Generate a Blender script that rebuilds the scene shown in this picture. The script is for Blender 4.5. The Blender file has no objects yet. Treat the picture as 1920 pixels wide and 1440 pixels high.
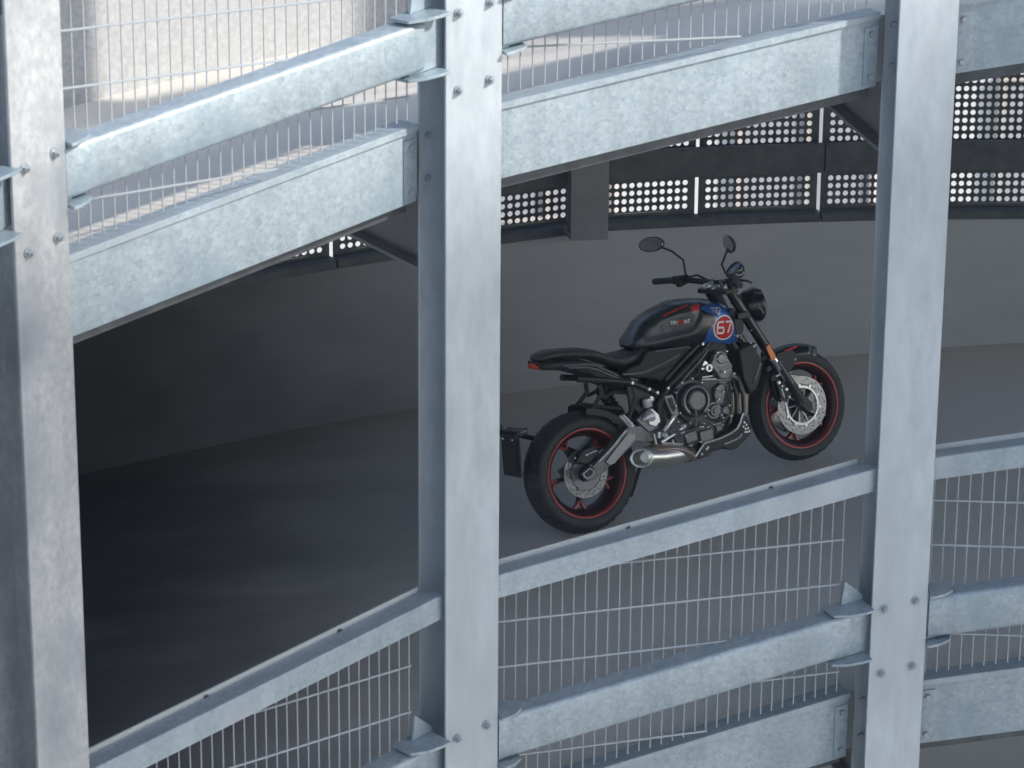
import bpy, math, random
from mathutils import Vector, Matrix
random.seed(7)
S = bpy.context.scene
C = S.collection
R = math.radians
CAMZ = 12.0                                    # eye height above the street

# ------------------------------------------------------------------ camera
cam_d = bpy.data.cameras.new("camera"); cam = bpy.data.objects.new("camera", cam_d); C.objects.link(cam)
th, ro = R(16.6273), R(-0.4265)
Fv = Vector((0, math.cos(th), -math.sin(th))); Rv = Vector((1, 0, 0)); Uv = Vector((0, math.sin(th), math.cos(th)))
R2 = Rv*math.cos(ro) - Uv*math.sin(ro); U2 = Rv*math.sin(ro) + Uv*math.cos(ro)
cam.matrix_world = Matrix(((R2.x, U2.x, -Fv.x, 0), (R2.y, U2.y, -Fv.y, 0), (R2.z, U2.z, -Fv.z, CAMZ), (0, 0, 0, 1)))
cam_d.sensor_width = 36; cam_d.lens = 5272.5/1920*36; cam_d.clip_end = 3000; cam_d.clip_start = .1
cam_d.dof.use_dof = True; cam_d.dof.focus_distance = 14.0; cam_d.dof.aperture_fstop = 5.0
S.camera = cam
S.render.resolution_x = 1024; S.render.resolution_y = 768

# ------------------------------------------------------------------ sky and sun
SUN_EL = R(35); sd = Vector((0.88*math.cos(SUN_EL), -0.47*math.cos(SUN_EL), math.sin(SUN_EL))).normalized()
w = bpy.data.worlds.new("World"); S.world = w; w.use_nodes = True
nt = w.node_tree; bg = nt.nodes['Background']
sky = nt.nodes.new('ShaderNodeTexSky'); sky.sky_type = 'NISHITA'; sky.sun_disc = False
sky.ozone_density = 1.4; sky.dust_density = 1.5; sky.sun_elevation = SUN_EL; sky.sun_rotation = math.atan2(sd.x, sd.y)
nt.links.new(sky.outputs[0], bg.inputs[0]); bg.inputs[1].default_value = 0.15
sl = bpy.data.lights.new("sun", 'SUN'); sl.energy = 2.8; sl.angle = R(2.5); sl.color = (1, .945, .875)
so = bpy.data.objects.new("sun", sl); C.objects.link(so); so.location = (20, -10, 30)
so.rotation_euler = sd.to_track_quat('Z', 'Y').to_euler()
S.view_settings.view_transform = 'Standard'; S.view_settings.look = 'None'; S.view_settings.gamma = 1
S.view_settings.exposure = 0.88
S.cycles.max_bounces = 8; S.cycles.diffuse_bounces = 5

# ------------------------------------------------------------------ materials
def mat(name, col, rough=.6, metal=0., spec=.5, coat=0.):
    m = bpy.data.materials.new(name); m.use_nodes = True
    b = m.node_tree.nodes['Principled BSDF']
    b.inputs['Base Color'].default_value = (*col, 1); b.inputs['Roughness'].default_value = rough
    b.inputs['Metallic'].default_value = metal; b.inputs['Specular IOR Level'].default_value = spec
    b.inputs['Coat Weight'].default_value = coat
    return m
def noisy(name, c1, c2, scale=8, rough=.7, metal=0., detail=6, bump=0., lo=.35, hi=.65, stretch=(1, 1, 1), vor=0, c3=None, s3=1.5, rr=None, dist=0., wear=0):
    m = mat(name, c1, rough, metal); t = m.node_tree; N = t.nodes; L = t.links; b = N['Principled BSDF']
    tc = N.new('ShaderNodeTexCoord'); mp = N.new('ShaderNodeMapping'); mp.inputs['Scale'].default_value = stretch
    L.new(tc.outputs['Object'], mp.inputs[0])
    n = N.new('ShaderNodeTexNoise'); n.inputs['Scale'].default_value = scale; n.inputs['Detail'].default_value = detail
    n.inputs['Roughness'].default_value = .62; n.inputs['Distortion'].default_value = dist
    L.new(mp.outputs[0], n.inputs['Vector'])
    src = n.outputs[0]
    if vor:
        v = N.new('ShaderNodeTexVoronoi'); v.inputs['Scale'].default_value = vor
        nn_ = N.new('ShaderNodeVectorMath'); nn_.operation = 'MULTIPLY_ADD'; nn_.inputs[1].default_value = (.05, .05, .05)
        L.new(n.outputs['Color'], nn_.inputs[0]); L.new(mp.outputs[0], nn_.inputs[2]); L.new(nn_.outputs[0], v.inputs['Vector'])
        bw = N.new('ShaderNodeRGBToBW'); L.new(v.outputs['Color'], bw.inputs[0])
        mx = N.new('ShaderNodeMix'); mx.inputs[0].default_value = .3
        L.new(src, mx.inputs[2]); L.new(bw.outputs[0], mx.inputs[3]); src = mx.outputs[0]
    cr = N.new('ShaderNodeValToRGB'); cr.color_ramp.elements[0].position = lo; cr.color_ramp.elements[1].position = hi
    cr.color_ramp.elements[0].color = (*c1, 1); cr.color_ramp.elements[1].color = (*c2, 1)
    L.new(src, cr.inputs[0]); out = cr.outputs[0]
    if c3:
        n3 = N.new('ShaderNodeTexNoise'); n3.inputs['Scale'].default_value = s3; n3.inputs['Detail'].default_value = 4
        L.new(mp.outputs[0], n3.inputs['Vector'])
        r3 = N.new('ShaderNodeValToRGB'); r3.color_ramp.elements[0].position = .48; r3.color_ramp.elements[1].position = .66
        L.new(n3.outputs[0], r3.inputs[0])
        m3 = N.new('ShaderNodeMix'); m3.data_type = 'RGBA'; L.new(r3.outputs[0], m3.inputs[0]); L.new(out, m3.inputs[6]); m3.inputs[7].default_value = (*c3, 1)
        out = m3.outputs[2]
    if wear:      # faint run-off streaks and a tone that differs from piece to piece
        tw = N.new('ShaderNodeMapping'); tw.inputs['Scale'].default_value = (6, 6, 1.6); L.new(tc.outputs['Object'], tw.inputs[0])
        nw = N.new('ShaderNodeTexNoise'); nw.inputs['Scale'].default_value = 1.6; nw.inputs['Detail'].default_value = 5; L.new(tw.outputs[0], nw.inputs['Vector'])
        mw = N.new('ShaderNodeMapRange'); mw.inputs[1].default_value = .3; mw.inputs[2].default_value = .7; mw.inputs[3].default_value = .90; mw.inputs[4].default_value = 1.08; L.new(nw.outputs[0], mw.inputs[0])
        oi = N.new('ShaderNodeObjectInfo'); mo = N.new('ShaderNodeMapRange'); mo.inputs[3].default_value = .94; mo.inputs[4].default_value = 1.06; L.new(oi.outputs['Random'], mo.inputs[0])
        mm = N.new('ShaderNodeMath'); mm.operation = 'MULTIPLY'; L.new(mw.outputs[0], mm.inputs[0]); L.new(mo.outputs[0], mm.inputs[1])
        vm = N.new('ShaderNodeVectorMath'); vm.operation = 'SCALE'; L.new(out, vm.inputs[0]); L.new(mm.outputs[0], vm.inputs['Scale']); out = vm.outputs[0]
    L.new(out, b.inputs['Base Color'])
    if rr:
        mr = N.new('ShaderNodeMapRange'); mr.inputs[3].default_value = rr[0]; mr.inputs[4].default_value = rr[1]
        L.new(src, mr.inputs[0]); L.new(mr.outputs[0], b.inputs['Roughness'])
    if bump:
        bp = N.new('ShaderNodeBump'); bp.inputs['Strength'].default_value = bump; bp.inputs['Distance'].default_value = .01
        L.new(n.outputs[0], bp.inputs['Height']); L.new(bp.outputs[0], b.inputs['Normal'])
    return m
M = {}
M['galv'] = noisy('galvanised_steel', (.235, .305, .35), (.46, .53, .565), 48, .5, .3, 9, .04, .2, .8, vor=60, c3=(.25, .335, .385), s3=1.9, rr=(.38, .58), dist=.5, wear=1)
M['post'] = noisy('galvanised_post', (.40, .455, .495), (.51, .565, .60), 26, .5, .3, 9, .04, .3, .72, stretch=(1, 1, .35), c3=(.41, .46, .495), s3=1.3, rr=(.4, .6), wear=1)
M['post_worn'] = noisy('galvanised_post_worn', (.36, .38, .40), (.52, .54, .55), 38, .55, .3, 12, .1, .3, .7, stretch=(1, 1, .7), c3=(.29, .32, .35), s3=2.4, rr=(.4, .65), wear=1)
M['wire'] = mat('galvanised_wire', (.40, .44, .47), .5, .3)
M['wiretop'] = mat('galvanised_strip', (.50, .54, .56), .5, .3)
M['bolt'] = mat('zinc_bolt', (.38, .42, .45), .4, .5)
M['railtop'] = noisy('handrail_steel', (.28, .355, .40), (.41, .48, .52), 52, .5, .3, 8, .04, .3, .7, vor=70, c3=(.40, .45, .49), s3=3, rr=(.38, .58), dist=.5, wear=1)
M['deck'] = noisy('deck_concrete', (.64, .60, .53), (.72, .68, .61), 60, .9, 0, 10, .1, .3, .7, c3=(.54, .51, .47), s3=.8)
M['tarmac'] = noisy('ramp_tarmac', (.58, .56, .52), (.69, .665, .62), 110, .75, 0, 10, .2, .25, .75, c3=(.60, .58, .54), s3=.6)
def paint_shade(m, col, centre, radii, soft=.5):          # paints the shade of the left opening into the base colour, noisy outline
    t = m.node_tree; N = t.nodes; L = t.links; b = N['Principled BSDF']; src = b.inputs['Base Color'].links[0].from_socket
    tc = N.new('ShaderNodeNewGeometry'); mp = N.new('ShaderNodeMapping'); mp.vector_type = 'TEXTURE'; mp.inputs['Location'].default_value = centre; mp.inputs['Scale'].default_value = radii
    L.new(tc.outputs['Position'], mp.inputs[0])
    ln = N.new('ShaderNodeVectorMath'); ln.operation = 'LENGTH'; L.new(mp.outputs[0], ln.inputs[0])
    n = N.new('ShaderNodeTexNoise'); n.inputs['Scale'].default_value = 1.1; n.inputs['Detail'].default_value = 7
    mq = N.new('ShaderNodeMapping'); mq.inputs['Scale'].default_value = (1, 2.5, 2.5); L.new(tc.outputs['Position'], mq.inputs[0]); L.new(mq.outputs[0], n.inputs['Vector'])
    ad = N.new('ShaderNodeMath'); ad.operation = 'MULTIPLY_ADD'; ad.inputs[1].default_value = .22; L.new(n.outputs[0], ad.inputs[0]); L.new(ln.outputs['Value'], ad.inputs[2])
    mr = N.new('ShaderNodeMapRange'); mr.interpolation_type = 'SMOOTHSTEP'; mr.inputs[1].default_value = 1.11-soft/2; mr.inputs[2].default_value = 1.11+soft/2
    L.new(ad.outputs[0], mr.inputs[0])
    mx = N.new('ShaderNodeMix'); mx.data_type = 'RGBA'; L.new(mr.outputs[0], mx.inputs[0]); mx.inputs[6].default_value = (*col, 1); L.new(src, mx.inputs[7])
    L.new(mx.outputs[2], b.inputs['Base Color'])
paint_shade(M['tarmac'], (.022, .023, .025), (-4.0, 13.2, CAMZ-6), (3.3, 5.6, 9), .9)
M['tarmac_dark'] = noisy('shaded_tarmac', (.10, .105, .11), (.16, .165, .17), 90, .8, 0, 8, .2)  # tarmac darkened to put the shade under the slab into its colour
M['soffit'] = noisy('deck_soffit', (.30, .31, .32), (.36, .37, .38), 5, .8, 0, 5)
M['colm'] = noisy('grey_column_paint', (.19, .20, .215), (.23, .245, .26), 6, .6, 0, 5)
M['darksteel'] = noisy('painted_dark_steel', (.07, .08, .09), (.11, .12, .13), 10, .55, .2, 5)
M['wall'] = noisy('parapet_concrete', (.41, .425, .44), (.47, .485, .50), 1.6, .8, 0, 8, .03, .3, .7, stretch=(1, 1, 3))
paint_shade(M['wall'], (.022, .023, .025), (-4.6, 15, CAMZ-6), (3.9, 6, 9), .9)
M['wall_up'] = noisy('upper_parapet_concrete', (.35, .355, .35), (.50, .505, .50), 38, .85, 0, 10, .08, .3, .7, c3=(.43, .435, .43), s3=1.2)
M['ground'] = noisy('street_paving', (.40, .39, .37), (.52, .51, .49), .6, .9, 0, 6)
M['render'] = noisy('white_render', (.56, .56, .56), (.64, .64, .63), .8, .85, 0, 5)
M['glass'] = mat('window_glass', (.34, .35, .37), .2, 0, .6)
M['frame'] = mat('window_frame', (.52, .47, .41), .5)

# ------------------------------------------------------------------ mesh helpers
class G:
    def __init__(s): s.v = []; s.f = []; s.m = []; s.sm = []
    def add(s, vs, fs, mi=0):
        o = len(s.v); s.v += [tuple(p) for p in vs]; s.f += [tuple(i+o for i in f) for f in fs]; s.m += [mi]*len(fs); return s
    def hexa(s, p, mi=0):          # 8 corners: bottom ring 0-3, top ring 4-7
        return s.add(p, [(3, 2, 1, 0), (4, 5, 6, 7), (0, 1, 5, 4), (1, 2, 6, 5), (2, 3, 7, 6), (3, 0, 4, 7)], mi)
    def box(s, x0, x1, y0, y1, z0, z1, mi=0):
        return s.hexa([(x0, y0, z0), (x1, y0, z0), (x1, y1, z0), (x0, y1, z0), (x0, y0, z1), (x1, y0, z1), (x1, y1, z1), (x0, y1, z1)], mi)
    def loft(s, rings, mi=0, cap=True, closed=True):
        n = len(rings[0]); vs = [p for r in rings for p in r]; fs = []
        for i in range(len(rings)-1):
            for j in range(n if closed else n-1):
                a, b = i*n+j, i*n+(j+1) % n
                fs.append((a, b, b+n, a+n))
        if cap: fs.append(tuple(range(n-1, -1, -1))); fs.append(tuple(range((len(rings)-1)*n, len(rings)*n)))
        return s.add(vs, fs, mi)
    def tube(s, pts, r, n=10, mi=0, ends=True):
        pts = [Vector(p) for p in pts]; rr = r if isinstance(r, (list, tuple)) else [r]*len(pts)
        rings = []; ref = None
        for i, p in enumerate(pts):
            if i == 0: t = pts[1]-p
            elif i == len(pts)-1: t = p-pts[i-1]
            else: t = (pts[i+1]-p).normalized()+(p-pts[i-1]).normalized()
            t.normalize()
            if ref is None: ref = t.orthogonal().normalized()
            a = (ref - t*ref.dot(t)).normalized(); ref = a; b = t.cross(a)
            rings.append([p+(a*math.cos(q)+b*math.sin(q))*rr[i] for q in [k*2*math.pi/n for k in range(n)]])
        return s.loft(rings, mi, ends)
    def lathe(s, prof, c=(0, 0, 0), ax='Y', n=48, mi=0, a0=0, a1=2*math.pi, closed_prof=False):
        # prof: (radius, offset along axis)
        c = Vector(c); full = abs(a1-a0-2*math.pi) < 1e-6; k = n if full else n+1; vs = []
        if isinstance(ax, str): A = {'X': Vector((1, 0, 0)), 'Y': Vector((0, 1, 0)), 'Z': Vector((0, 0, 1))}[ax]
        else: A = Vector(ax).normalized()
        if abs(A.y) > .99: e1, e2 = Vector((1, 0, 0)), Vector((0, 0, 1))
        else: e1 = A.orthogonal().normalized(); e2 = A.cross(e1)
        m = len(prof)
        for i in range(k):
            q = a0+(a1-a0)*i/n; d = e1*math.cos(q)+e2*math.sin(q)
            for (r, o) in prof: vs.append(c+d*r+A*o)
        fs = []
        for i in range(n if full else k-1):
            i2 = (i+1) % k
            for j in range(m if closed_prof else m-1):
                j2 = (j+1) % m
                fs.append((i*m+j, i*m+j2, i2*m+j2, i2*m+j))
        return s.add(vs, fs, mi)
    def prism(s, poly, y0, y1, mi=0, taper=None):    # polygon in x,z; extruded along y; taper (cx,cz,k) shrinks the y0 face
        n = len(poly); a = list(poly)
        if taper:
            cx = sum(p[0] for p in poly)/n; cz = sum(p[1] for p in poly)/n
            a = [(cx+(x-cx)*taper, cz+(z-cz)*taper) for x, z in poly]
        vs = [(x, y0, z) for x, z in a]+[(x, y1, z) for x, z in poly]
        fs = [tuple(range(n)), tuple(range(2*n-1, n-1, -1))]+[(i, i+n, (i+1) % n+n, (i+1) % n) for i in range(n)]
        return s.add(vs, fs, mi)
    def ball(s, c, r, mi=0, n=8, sy=1.):
        prof = [(r*math.sin(math.pi*i/n), -r*sy*math.cos(math.pi*i/n)) for i in range(n+1)]
        return s.lathe(prof, c, 'Y', 12, mi)
    def hexbolt(s, c, r, h, ax='Y', mi=0):
        return s.lathe([(0, -h), (r*.8, -h), (r, -h*.8), (r, 0)], c, ax, 6, mi)

def tag(o, label=None, cat=None, group=None, kind=None):
    if label: o['label'] = label
    if cat: o['category'] = cat
    if group: o['group'] = group
    if kind: o['kind'] = kind
    return o
def link(name, g, mats, parent=None, ang=35, bevel=0, recentre=None, seg=2):
    me = bpy.data.meshes.new(name)
    off = Vector((0, 0, 0))
    if recentre is None: recentre = parent is None
    if recentre:
        xs = [p[0] for p in g.v]; ys = [p[1] for p in g.v]; zs = [p[2] for p in g.v]
        off = Vector(((min(xs)+max(xs))/2, (min(ys)+max(ys))/2, min(zs)))
    me.from_pydata([(p[0]-off.x, p[1]-off.y, p[2]-off.z) for p in g.v], [], g.f)
    if not isinstance(mats, (list, tuple)): mats = [mats]
    for m in mats: me.materials.append(m)
    me.polygons.foreach_set('material_index', g.m)
    me.validate(); me.update()
    import bmesh
    bm = bmesh.new(); bm.from_mesh(me); bmesh.ops.recalc_face_normals(bm, faces=bm.faces); bm.to_mesh(me); bm.free()
    me.shade_smooth(); me.set_sharp_from_angle(angle=R(ang))
    o = bpy.data.objects.new(name, me); C.objects.link(o); o.location = off
    if parent: o.parent = parent
    if bevel:
        b = o.modifiers.new('bevel', 'BEVEL'); b.width = bevel; b.segments = seg; b.limit_method = 'ANGLE'; b.angle_limit = R(30); b.harden_normals = True
    return o
def empty(name, loc=(0, 0, 0)):
    o = bpy.data.objects.new(name, None); C.objects.link(o); o.location = loc; o.empty_display_size = .2; return o

# ------------------------------------------------------------------ ramp geometry (a polygonal helix round an open core)
CX, CY, RI, P0, DP = 2.2514, 6.153, 4.9956, -28.7599, 21.7766
RISE = .34; Z_UP = CAMZ-2.12; LEVEL = 2.95; RO = 10.2
def ang(k): return R(P0+DP*k)
def cyl(k, r, z=0): a = ang(k); return Vector((CX+r*math.sin(a), CY+r*math.cos(a), z))
class Bay:
    def __init__(s, k):
        s.k = k; s.A = cyl(k, RI); B = cyl(k+1, RI); s.L = (B-s.A).length; s.u = (B-s.A)/s.L; s.n = Vector((-s.u.y, s.u.x, 0))
    def p(s, u, n, z, lev=0):      # u along the chord, n outward from the post face, z above the sloping deck edge line
        q = s.A+s.u*u+s.n*n; return Vector((q.x, q.y, Z_UP-LEVEL*lev+RISE*(s.k+u/s.L)+z))
    def block(s, g, u0, u1, n0, n1, z0, z1, lev, mi=0):
        g.hexa([s.p(u0, n0, z0, lev), s.p(u1, n0, z0, lev), s.p(u1, n1, z0, lev), s.p(u0, n1, z0, lev), s.p(u0, n0, z1, lev), s.p(u1, n0, z1, lev), s.p(u1, n1, z1, lev), s.p(u0, n1, z1, lev)], mi)
    def prof(s, g, prof, u0, u1, lev, mi=0):  # closed profile of (n,z) extruded along the bay
        g.loft([[s.p(u0, a, b, lev) for a, b in prof], [s.p(u1, a, b, lev) for a, b in prof]], mi)
KS = range(-4, 4)
BAYW = {-4: 'three bays left of the dark opening', -3: 'two bays left of the dark opening', -2: 'in the bay past the leftmost post', -1: 'in the left bay',
        0: 'in the middle bay', 1: 'in the right bay', 2: 'one bay past the right edge of the photo', 3: 'two bays past the right edge of the photo'}
LEVW = {0: 'upper', 1: 'lower', 2: 'lowest'}

# ground, decks
g = G(); g.add([(-400, -400, 0), (400, -400, 0), (400, 600, 0), (-400, 600, 0)], [(0, 1, 2, 3)])
tag(link('ground', g, M['ground'], recentre=False), kind='structure')
def deck(lev):
    g = G(); top = []; K0, K1 = -5, 5; sub = 8; NR = 6; TH = .26
    rows = []
    for k in range(K0, K1):
        b = Bay(k)
        for i in range(sub):
            f = i/sub; q = b.p(b.L*f, .268, 0, lev); a = ang(k+f); z = q.z-.012
            pin = Vector((q.x, q.y, z)); pout = cyl(k+f, RO+.1, z)
            rows.append([pin.lerp(pout, j/NR) for j in range(NR+1)])
    n = NR+1; vs = [p for r in rows for p in r]; nv = len(vs)
    vs2 = [p-Vector((0, 0, TH+.012)) if 1 else p for p in vs]
    fs = []; mi = []
    for i in range(len(rows)-1):
        for j in range(NR):
            a = i*n+j; g.add([], []);
            fs.append((a, a+1, a+1+n, a+n)); mi.append(0)
            fs.append((a+nv, a+n+nv, a+1+n+nv, a+1+nv)); mi.append(1)
        a = i*n; fs.append((a, a+n, a+n+nv, a+nv)); mi.append(1)
        a = i*n+NR; fs.append((a, a+nv, a+n+nv, a+n)); mi.append(1)
    g.add(vs+vs2, fs); g.m = mi
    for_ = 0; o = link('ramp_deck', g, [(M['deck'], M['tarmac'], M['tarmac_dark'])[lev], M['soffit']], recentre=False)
    tag(o, kind='structure'); return o
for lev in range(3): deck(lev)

# posts: H sections standing radially, front flange facing the open core
def make_post(k, bolts):
    a = ang(k); c = cyl(k, RI); t = Vector((math.cos(a), -math.sin(a), 0)); n = Vector((math.sin(a), math.cos(a), 0))
    m = M['post_worn'] if k == -1 else M['post']
    root = empty('steel_post', (c.x, c.y, 0))
    W = .1207; z0, z1 = 0, CAMZ+3.2
    def blk(g, t0, t1, n0, n1, zz0=z0, zz1=z1):
        q = [t*x+n*y for x, y in ((t0, n0), (t1, n0), (t1, n1), (t0, n1))]
        g.hexa([Vector((p.x, p.y, zz0)) for p in q]+[Vector((p.x, p.y, zz1)) for p in q])
    g = G(); blk(g, -W, W, 0, .016); link('front_flange', g, m, root, bevel=.004)
    g = G(); blk(g, -.005, .005, .0162, .2238); link('web', g, m, root)
    g = G(); blk(g, -W, W, .224, .240); link('back_flange', g, m, root, bevel=.003)
    g = G(); blk(g, -.2, .2, -.08, .32, 0, .03); link('base_plate', g, M['galv'], root, bevel=.003)
    for lev in (0, 1, 2):
        zl = Z_UP-LEVEL*lev+RISE*k
        for (tt, zz) in ((-.067, .435), (.067, .467), (-.067, .142), (.067, .172)):
            g = G(); q = t*tt+n*-.001; pz = zl+zz+.0
            g.lathe([(0, -.006), (.019, -.006), (.019, 0)], (q.x, q.y, pz), tuple(n), 16)
            g.lathe([(0, -.022), (.011, -.022), (.0135, -.019), (.0135, -.006)], (q.x, q.y, pz), tuple(n), 6)
            g.lathe([(0, -.031), (.0065, -.031), (.0065, -.02)], (q.x, q.y, pz), tuple(n), 8)
            link('bolt', g, M['bolt'], root)
        for zz in (-.07, -.36+.12):
            q = t*-.085+n*.2235; g = G(); g.lathe([(0, -.014), (.012, -.014), (.014, -.01), (.014, 0)], (q.x, q.y, zl+zz), tuple(n), 6)
            link('flange_bolt', g, M['bolt'], root)
    PW = {-4: 'fourth galvanised post left of the middle one', -3: 'galvanised post two beyond the leftmost visible one', -2: 'galvanised post sliver glimpsed at the far left edge',
          -1: 'leftmost wide galvanised post with blotchy grey weathering', 0: 'centre galvanised H-post between the dark opening and the motorcycle',
          1: 'galvanised H-post just right of the motorcycle front wheel', 2: 'galvanised post just past the right frame edge', 3: 'galvanised post second past the right frame edge', 4: 'galvanised post third past the right frame edge'}
    return tag(root, PW[k], 'steel post', 'posts round the open core')
for k in range(-4, 5): make_post(k, True)

# slab edge channels, crash rails, handrails and mesh infill
def slab_beam(k, lev):
    b = Bay(k); L = b.L; u0, u1 = .124, L-.124
    root = empty('slab_edge_beam', b.p(L/2, .22, -.3, lev)); o = root.location.copy()
    def fin(name, g, m, par=root, **kw):
        g.v = [(p[0]-o.x, p[1]-o.y, p[2]-o.z) for p in g.v]; return link(name, g, m, par, **kw)
    g = G(); b.block(g, u0, u1, .2, .208, -.29, -.014, lev); b.block(g, u0, u1, .2082, .262, -.29, -.282, lev)
    b.block(g, u0, u1, .2082, .262, -.022, -.014, lev)
    fin('channel', g, M['galv'])
    g = G(); b.prof(g, [(.184, -.012), (.184, 0.010), (.187, .013), (.30, .013), (.30, .005), (.2, .005), (.2, -.012)], u0, u1, lev)
    fin('edge_trim', g, M['railtop'])
    g = G(); b.block(g, u0, u1, .262, .275, -.345, -.27, lev); fin('lower_lip', g, M['darksteel'])
    for e in (0, 1):
        uu = (u0+.003, u0+.062) if e == 0 else (u1-.062, u1-.003)
        g = G(); b.block(g, uu[0], uu[1], .192, .1998, -.275, -.04, lev); pl = fin('end_cleat', g, M['galv'], bevel=.002)
        for zz in (-.07, -.245):
            g = G(); q = b.p((uu[0]+uu[1])/2, .191, zz, lev); g.lathe([(0, -.014), (.011, -.014), (.013, -.011), (.013, 0)], q, tuple(b.n), 6); fin('bolt', g, M['bolt'])
    d = {0: {-2: 'deep galvanised deck edge channel, mottled', -1: 'deep mottled galvanised channel above the dark opening', 0: 'deep galvanised channel over the motorcycle, half sunlit', 1: 'deep galvanised channel at the top right corner'},
         1: {0: 'deep galvanised channel at the bottom centre below the rails', 1: 'deep galvanised channel at the bottom right corner'}}
    lab = d.get(lev, {}).get(k) or 'galvanised %s deck edge channel %s' % (LEVW[lev], BAYW[k])
    tag(root, lab, 'steel beam', 'deck edge channels of the ramp')

def crash_rail(k, lev):
    b = Bay(k); L = b.L; root = empty('crash_rail', b.p(L/2, .06, .26, lev)); o = root.location.copy()
    def fin(name, g, m, par=root, **kw):
        g.v = [(p[0]-o.x, p[1]-o.y, p[2]-o.z) for p in g.v]; return link(name, g, m, par, **kw)
    r = .02
    pf = [(.04, .262+r), (.04, .45-r)]+[(.04+r-r*math.cos(q), .45-r+r*math.sin(q)) for q in (.4, .8, 1.2, 1.57)]+[(.15, .45), (.15, .42), (.144, .42), (.144, .444), (.06, .444), (.046, .43), (.046, .282), (.06, .268), (.144, .268), (.144, .29), (.15, .29), (.15, .262), (.04+r, .262), (.04+r*.4, .262+r*.25)]
    g = G(); b.prof(g, pf, .128, L-.205, lev); fin('rail_channel', g, M['galv'], ang=50)
    for e in (0, 1):
        ua, ub = (.03, .16) if e == 0 else (L-.26, L-.03)
        g = G(); b.block(g, ua, ub, .064, .074, .255, .46, lev); fin('connecting_plate', g, M['galv'])
        for zt in (.4605, .2395):
            if e == 0: poly = [(.124, -.01), (.145, -.012), (.19, .004), (.222, .034), (.23, .15), (.124, .15)]
            else: poly = [(L-.124, -.022), (L-.16, -.022), (L-.23, -.004), (L-.285, .036), (L-.29, .15), (L-.124, .15)]
            g = G(); g.loft([[b.p(x, y, zt, lev) for x, y in poly], [b.p(x, y, zt+.012, lev) for x, y in poly]])
            fin('gusset_plate', g, M['galv'], bevel=.002)
        if e == 1:
            g = G(); uu = L-.13; g.loft([[b.p(x, .11, z, lev) for x, z in ((uu-.09, .4735), (uu+.01, .4735), (uu+.01, .49), (uu-.075, .575))], [b.p(x, .12, z, lev) for x, z in ((uu-.09, .4735), (uu+.01, .4735), (uu+.01, .49), (uu-.075, .575))]])
            fin('fin_plate', g, M['galv'])
    d = {(0, -1): 'sunlit galvanised crash rail crossing the mesh at the upper left', (0, 0): 'galvanised crash rail at the top edge above the motorcycle bay',
         (1, 0): 'galvanised crash rail with rounded top below the motorcycle', (1, 1): 'galvanised crash rail at the lower right edge', (1, -1): 'galvanised crash rail cut off at the bottom left of the centre post',
         (0, -2): 'galvanised crash rail sliver left of the leftmost post'}
    tag(root, d.get((lev, k)) or 'galvanised %s crash rail %s' % (LEVW[lev], BAYW[k]), 'crash rail', 'crash rails of the ramp')

def handrail(k, lev):
    b = Bay(k); L = b.L; root = empty('handrail', b.p(L/2, .1, .97, lev)); o = root.location.copy()
    def fin(name, g, m, par=root, **kw):
        g.v = [(p[0]-o.x, p[1]-o.y, p[2]-o.z) for p in g.v]; return link(name, g, m, par, **kw)
    u0, u1 = .02, L-.125
    pf = [(.055, .972), (.055, 1.066), (.059, 1.07), (.152, 1.07), (.152, 1.062), (.062, 1.062), (.062, .972)]
    g = G(); g.loft([[b.p(u0, a, z, lev) for a, z in pf], [b.p(u1+(.035 if a < .1 else 0), a, z, lev) for a, z in pf]]); fin('angle_rail', g, M['railtop'])
    g = G(); b.block(g, u0, u1-.02, .168, .176, 1.0, 1.088, lev); fin('top_strip', g, M['wiretop'])
    g = G(); b.block(g, u1-.02, u1+.10, .09, .098, .985, 1.055, lev); b.block(g, .0, .05, .09, .098, .985, 1.055, lev); fin('end_bracket', g, M['galv'])
    for uu in [u1-.42, u1-1.05]:
        g = G(); b.block(g, uu, uu+.014, .154, .167, 1.062, 1.075, lev); fin('clip', g, M['darksteel'])
    d = {(1, -1): 'galvanised handrail sloping below the dark opening, left bay', (1, 0): 'galvanised handrail running just below the motorcycle', (1, 1): 'short visible galvanised handrail right of the right post'}
    tag(root, d.get((lev, k)) or 'galvanised %s handrail %s' % (LEVW[lev], BAYW[k]), 'handrail', 'handrails of the ramp')

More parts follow.
